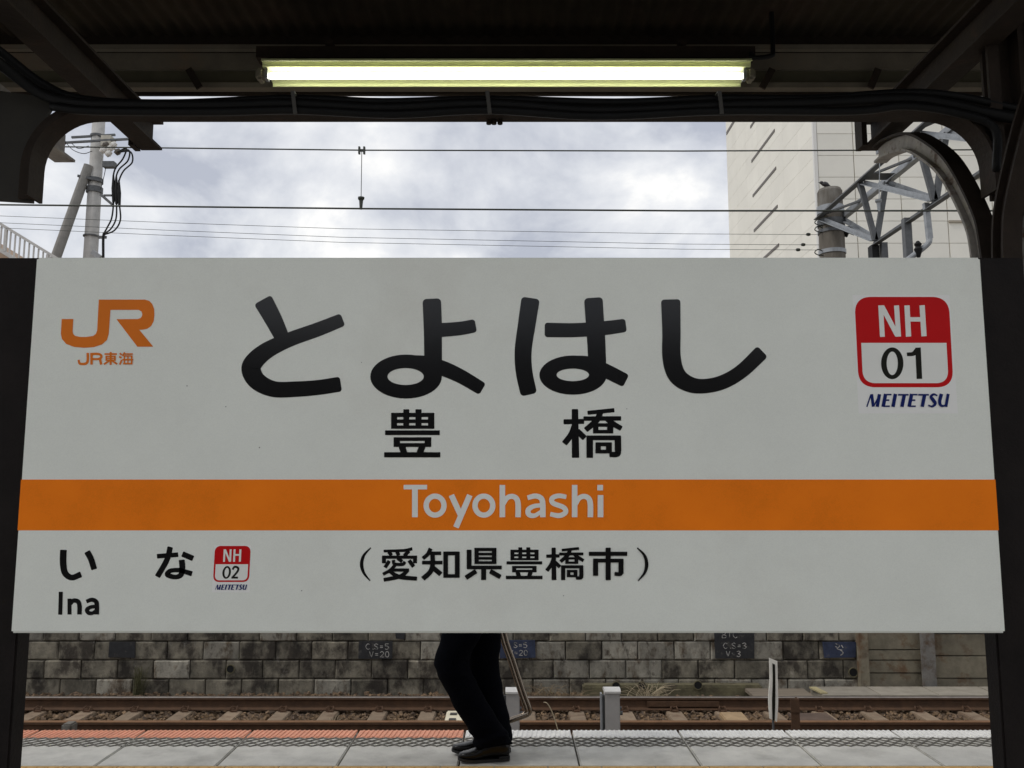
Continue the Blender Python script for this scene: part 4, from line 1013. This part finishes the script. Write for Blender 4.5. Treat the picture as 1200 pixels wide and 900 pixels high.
m_jack = mat('jacket_black', (.012,.012,.015), .85, var=.2, scale=20); m_hair = mat('hair_black', (.01,.009,.008), .5); m_shoe = mat('shoe_leather', (.004,.0034,.003), .24, spec=.28, var=.3, scale=20, bump=.08, bscale=60)
per = thing('person', (-.13, 5.2, 0), 'person in black trousers and black leather shoes walking left behind the sign', 'person')
pel = Vector((-.16, 5.20, .93))
nH, fH = Vector((-.17, 5.12, .86)), Vector((-.15, 5.28, .86))
nK, nA = at(531, 779, 5.08), at(577, 858, 5.10); fK, fA = at(570, 790, 5.27), at(582, 856, 5.25)
nK.y, nA.y = 5.09, 5.11
chest = Vector((-.20, 5.20, 1.30)); neck = Vector((-.20, 5.20, 1.47)); head = Vector((-.22, 5.20, 1.60)); crown = Vector((-.215, 5.20, 1.69))
shn, shf = Vector((-.20, 5.04, 1.40)), Vector((-.20, 5.36, 1.40))
eln, elf = Vector((-.14, 5.00, 1.12)), Vector((-.13, 5.42, 1.12)); wrn, wrf = Vector((-.24, 4.99, .90)), Vector((-.02, 5.40, .90))
V = [pel, pel+Vector((-.02,0,.18)), chest, neck, head, crown, shn, eln, wrn, shf, elf, wrf, nH, nK, nA, fH, fK, fA]
E = [(0,1),(1,2),(2,3),(3,4),(4,5),(2,6),(6,7),(7,8),(2,9),(9,10),(10,11),(0,12),(12,13),(13,14),(0,15),(15,16),(16,17)]
Rr = [(.12,.13),.12,(.12,.14),.055,(.085,.075),.06,.055,.042,.030,.055,.042,.030,.085,.055,.042,.085,.055,.042]
def hand(w, dirv, vlist, elist, rlist, wi, curl):
    palm = w + dirv*.085; pi_ = len(vlist); vlist.append(palm); elist.append((wi, pi_)); rlist.append((.034, .02))
    for k, (ln, sp) in enumerate(((.07,-.028),(.08,-.009),(.075,.010),(.058,.028))):
        a = palm + Vector((0, 0, 0)) + Vector((sp, 0, 0)) + dirv*.03; b = a + dirv*ln*.5 + curl*ln*.2; c = b + dirv*ln*.2 + curl*ln*.45
        i = len(vlist); vlist += [a, b, c]; elist += [(pi_, i), (i, i+1), (i+1, i+2)]; rlist += [.010, .009, .008]
    a = w + dirv*.03 + Vector((-.03, 0, 0)); b = a + dirv*.035 + Vector((-.018,0,0)) + curl*.012; c = b + dirv*.03 + curl*.015
    i = len(vlist); vlist += [a, b, c]; elist += [(wi, i), (i, i+1), (i+1, i+2)]; rlist += [.013, .011, .009]
hand(wrn, Vector((-.2, .0, -1)).normalized(), V, E, Rr, 8, Vector((0, .8, .2)))
hand(wrf, Vector((.15, .0, -1)).normalized(), V, E, Rr, 11, Vector((0, -.8, .2)))
body = skinned('body', V, E, Rr, m_skin, per)
def leg_rings(rows, Y, dep, seed):
    r = np.random.default_rng(seed); ph = r.uniform(0, 6.28, 6); rings = []
    rows = catmull(rows, 5)
    for i, (cx_, cy_, hw) in enumerate(rows):
        c = at(cx_, cy_, Y); rx = hw*Y/1030.0; ring = []
        for k in range(28):
            a = 2*math.pi*k/28; low = max(0, (cy_-815)/50)
            f = 1 + .025*math.sin(3*a+ph[0]+i*.25) + (.02+.03*low)*math.sin(i*.9+2*a+ph[1]) + .015*math.sin(i*1.7-3*a+ph[2])
            ring.append(Vector((c.x+rx*f*math.cos(a), Y+dep*f*math.sin(a), c.z+.012*math.sin(2*a+ph[3])*low)))
        rings.append(ring)
    return rings
tm = MB()
tm.loft(leg_rings([(556,655,27),(553,690,26),(547,720,24.5),(541,745,23),(530,772,20.5),(532,788,20.5),(541,806,20.5),(556,832,20.5),(570,852,21),(576,862,21.5),(577,871,22)], 5.10, .095, 3))
tm.loft(leg_rings([(560,655,27),(563,700,24),(566,745,21),(566,775,19),(570,805,19),(575,832,19.5),(578,852,20.5),(578,868,21)], 5.27, .09, 4))
tm.loft([[pel+Vector((rx*math.cos(a), ry*math.sin(a), dz)) for a in [2*math.pi*k/28 for k in range(28)]] for dz, rx, ry in ((-.12,.13,.17),(-.05,.145,.185),(.02,.14,.18),(.10,.13,.165))])
tro = tm.build('trousers', m_trous, per, smooth=True)
jv = [pel+Vector((0,0,.02)), pel+Vector((-.02,0,.2)), chest, neck+Vector((0,0,-.04)), shn, eln, wrn+Vector((0,0,.05)), shf, elf, wrf+Vector((0,0,.05))]
skinned('jacket', jv, [(0,1),(1,2),(2,3),(2,4),(4,5),(5,6),(2,7),(7,8),(8,9)], [(.155,.16),.145,(.145,.17),.075,.075,.06,.045,.075,.06,.045], m_jack, per)
hm = MB()
hm.loft([[head+Vector((.02+r*1.02*math.cos(a), r*.86*math.sin(a), dz)) for a in [2*math.pi*k/16 for k in range(16)]] for dz, r in ((-.06,.085),(-.02,.105),(.04,.112),(.08,.098),(.115,.06),(.13,.012))])
hm.build('hair', m_hair, per, smooth=True)
fm = MB(); fm.loft([[head+Vector((-.085+dx, r*.7*math.cos(a), -.01+dz+r*math.sin(a))) for a in [2*math.pi*k/8 for k in range(8)]] for dx, dz, r in ((.02,.0,.022),(-.012,-.006,.016),(-.022,-.010,.006))])
for s_ in (-1, 1): fm.tube([head+Vector((.0, .075*s_, -.02)), head+Vector((.005, .09*s_, .0)), head+Vector((.0, .08*s_, .03))], [.012, .016, .008], 8)
fm.build('face_features', m_skin, per, smooth=True)
def shoe(heel, toe, lift, name='shoe'):
    """lofted leather shoe from heel to toe, sole on the floor (toe lifted by lift)"""
    d_ = (toe-heel); Ls = d_.length; d_.normalize(); side = Vector((-d_.y, d_.x, 0)); rings = []
    prof = [(0,.022,.030,.060),(.03,.034,.010,.090),(.10,.038,.008,.115),(.25,.038,.008,.130),(.38,.037,.010,.118),(.52,.039,.008,.088),(.66,.046,.0,.062),(.80,.046,.0,.046),(.90,.038,.002,.038),(.965,.026,.006,.030),(1.0,.010,.010,.020)]
    for t, w_, z0, z1 in prof:
        c = heel + d_*(Ls*t); lz = lift*max(0, (t-.55)/.45)**1.5; n_ = 16; ring = []
        for k in range(n_):
            a = 2*math.pi*k/n_; ca, sa = math.cos(a), math.sin(a)
            ca = math.copysign(abs(ca)**.7, ca); sa = math.copysign(abs(sa)**.8, sa)
            ring.append(c + side*(w_*ca) + Vector((0,0, lz + .007 + (z0+z1)/2 + (z1-z0)/2*sa)))
        rings.append(ring)
    o = MB().loft(rings).build(name, m_shoe, per, smooth=True)
    so_ = []
    for t, w_, z0, z1 in prof:
        c = heel + d_*(Ls*t*1.01); lz = lift*max(0, (t-.55)/.45)**1.5; ww = w_*1.07
        so_.append([c+side*ww+Vector((0,0,lz)), c-side*ww+Vector((0,0,lz)), c-side*ww+Vector((0,0,lz+.014)), c+side*ww+Vector((0,0,lz+.014))])
    s_ = MB().loft(so_).build('sole', mat('sole_rubber', (.01,.01,.01), .6), o)
    hb = MB().loft([[heel+d_*(Ls*t)+side*(w_*q)+Vector((0,0,z)) for t, q in ((.0,.6),(.0,-.6),(.22,-1),(.22,1))] for z, w_ in ((.0145,.036),(.024,.036))])
    hb.build('heel', mat('sole_rubber', (.01,.01,.01)), o)
    lc = MB()
    for t in (.40, .46, .52, .58):
        c = heel + d_*(Ls*t); zt = np.interp(t, [p[0] for p in prof], [p[3] for p in prof])+.008
        lc.tube([c+side*.02+Vector((0,0,zt-.008)), c+Vector((0,0,zt+.002)), c-side*.02+Vector((0,0,zt-.008))], .0025, 5)
    lc.build('laces', m_cable, o)
def gp(px, py):
    # point on the platform floor seen at a pixel
    u, v = (px-600)/1000.0, (450-py)/1000.0; k = (0.004-CAM_H)/(sP+cP*v); return Vector((u*k, k*(cP-sP*v), 0.004))
shoe(gp(597, 889.5), gp(537, 892.5), .012)
shoe(gp(598, 880), gp(530, 884), .018)

# bent steel tube frame at the person's side
Yt = 5.40
tp_ = [(583,660),(590,735),(603,778),(614,812),(620.5,830),(620,836),(614,839.5),(604,843),(592,847)]
tb2 = thing('steel_tube_frame', tuple(at(610, 838, Yt)), 'bent shiny steel tube frame held behind the walking leg', 'tube frame')
MB().tube(catmull([tuple(at(px, py, Yt)) for px, py in tp_], 8), .0135, 12).build('tube', mat('chrome_warm', (.22,.18,.14), .25, metal=1.0, var=.1), tb2, smooth=True)
MB().tube(catmull([tuple(at(px-4.6, py-.5, Yt+.06)) for px, py in tp_], 8), .0125, 12).build('tube', mat('chrome_warm', (.52,.46,.38)), tb2, smooth=True)
a, b = at(592, 847, Yt), at(587.4, 846.5, Yt+.06); MB().tube([a, b], .012, 10).build('end_bar', mat('chrome_warm', (.5,.5,.5)), tb2)
hp_ = [at(583,660,Yt), at(578.4,659.5,Yt+.06)]; MB().tube([hp_[0], hp_[1]], .016, 10).build('grip', m_cable, tb2)

# ================================================================ unseen dark block added behind the viewer to shape the sign's reflections
rb = thing('reflection_block', (0, -14, -1.3), 'unseen plain dark block added behind viewer to shape sign reflections', 'building')
MB().box(-30, 30, -18, -14, -1.35, 4.55).build('wall', mat('reflection_block_side', (.14,.13,.12), .8, var=.1, scale=1), rb)
MB().box(-30.5, 30.5, -18.4, -13.5, 4.555, 4.8).build('roof', mat('reflection_block_top', (.2,.2,.2), .8), rb)
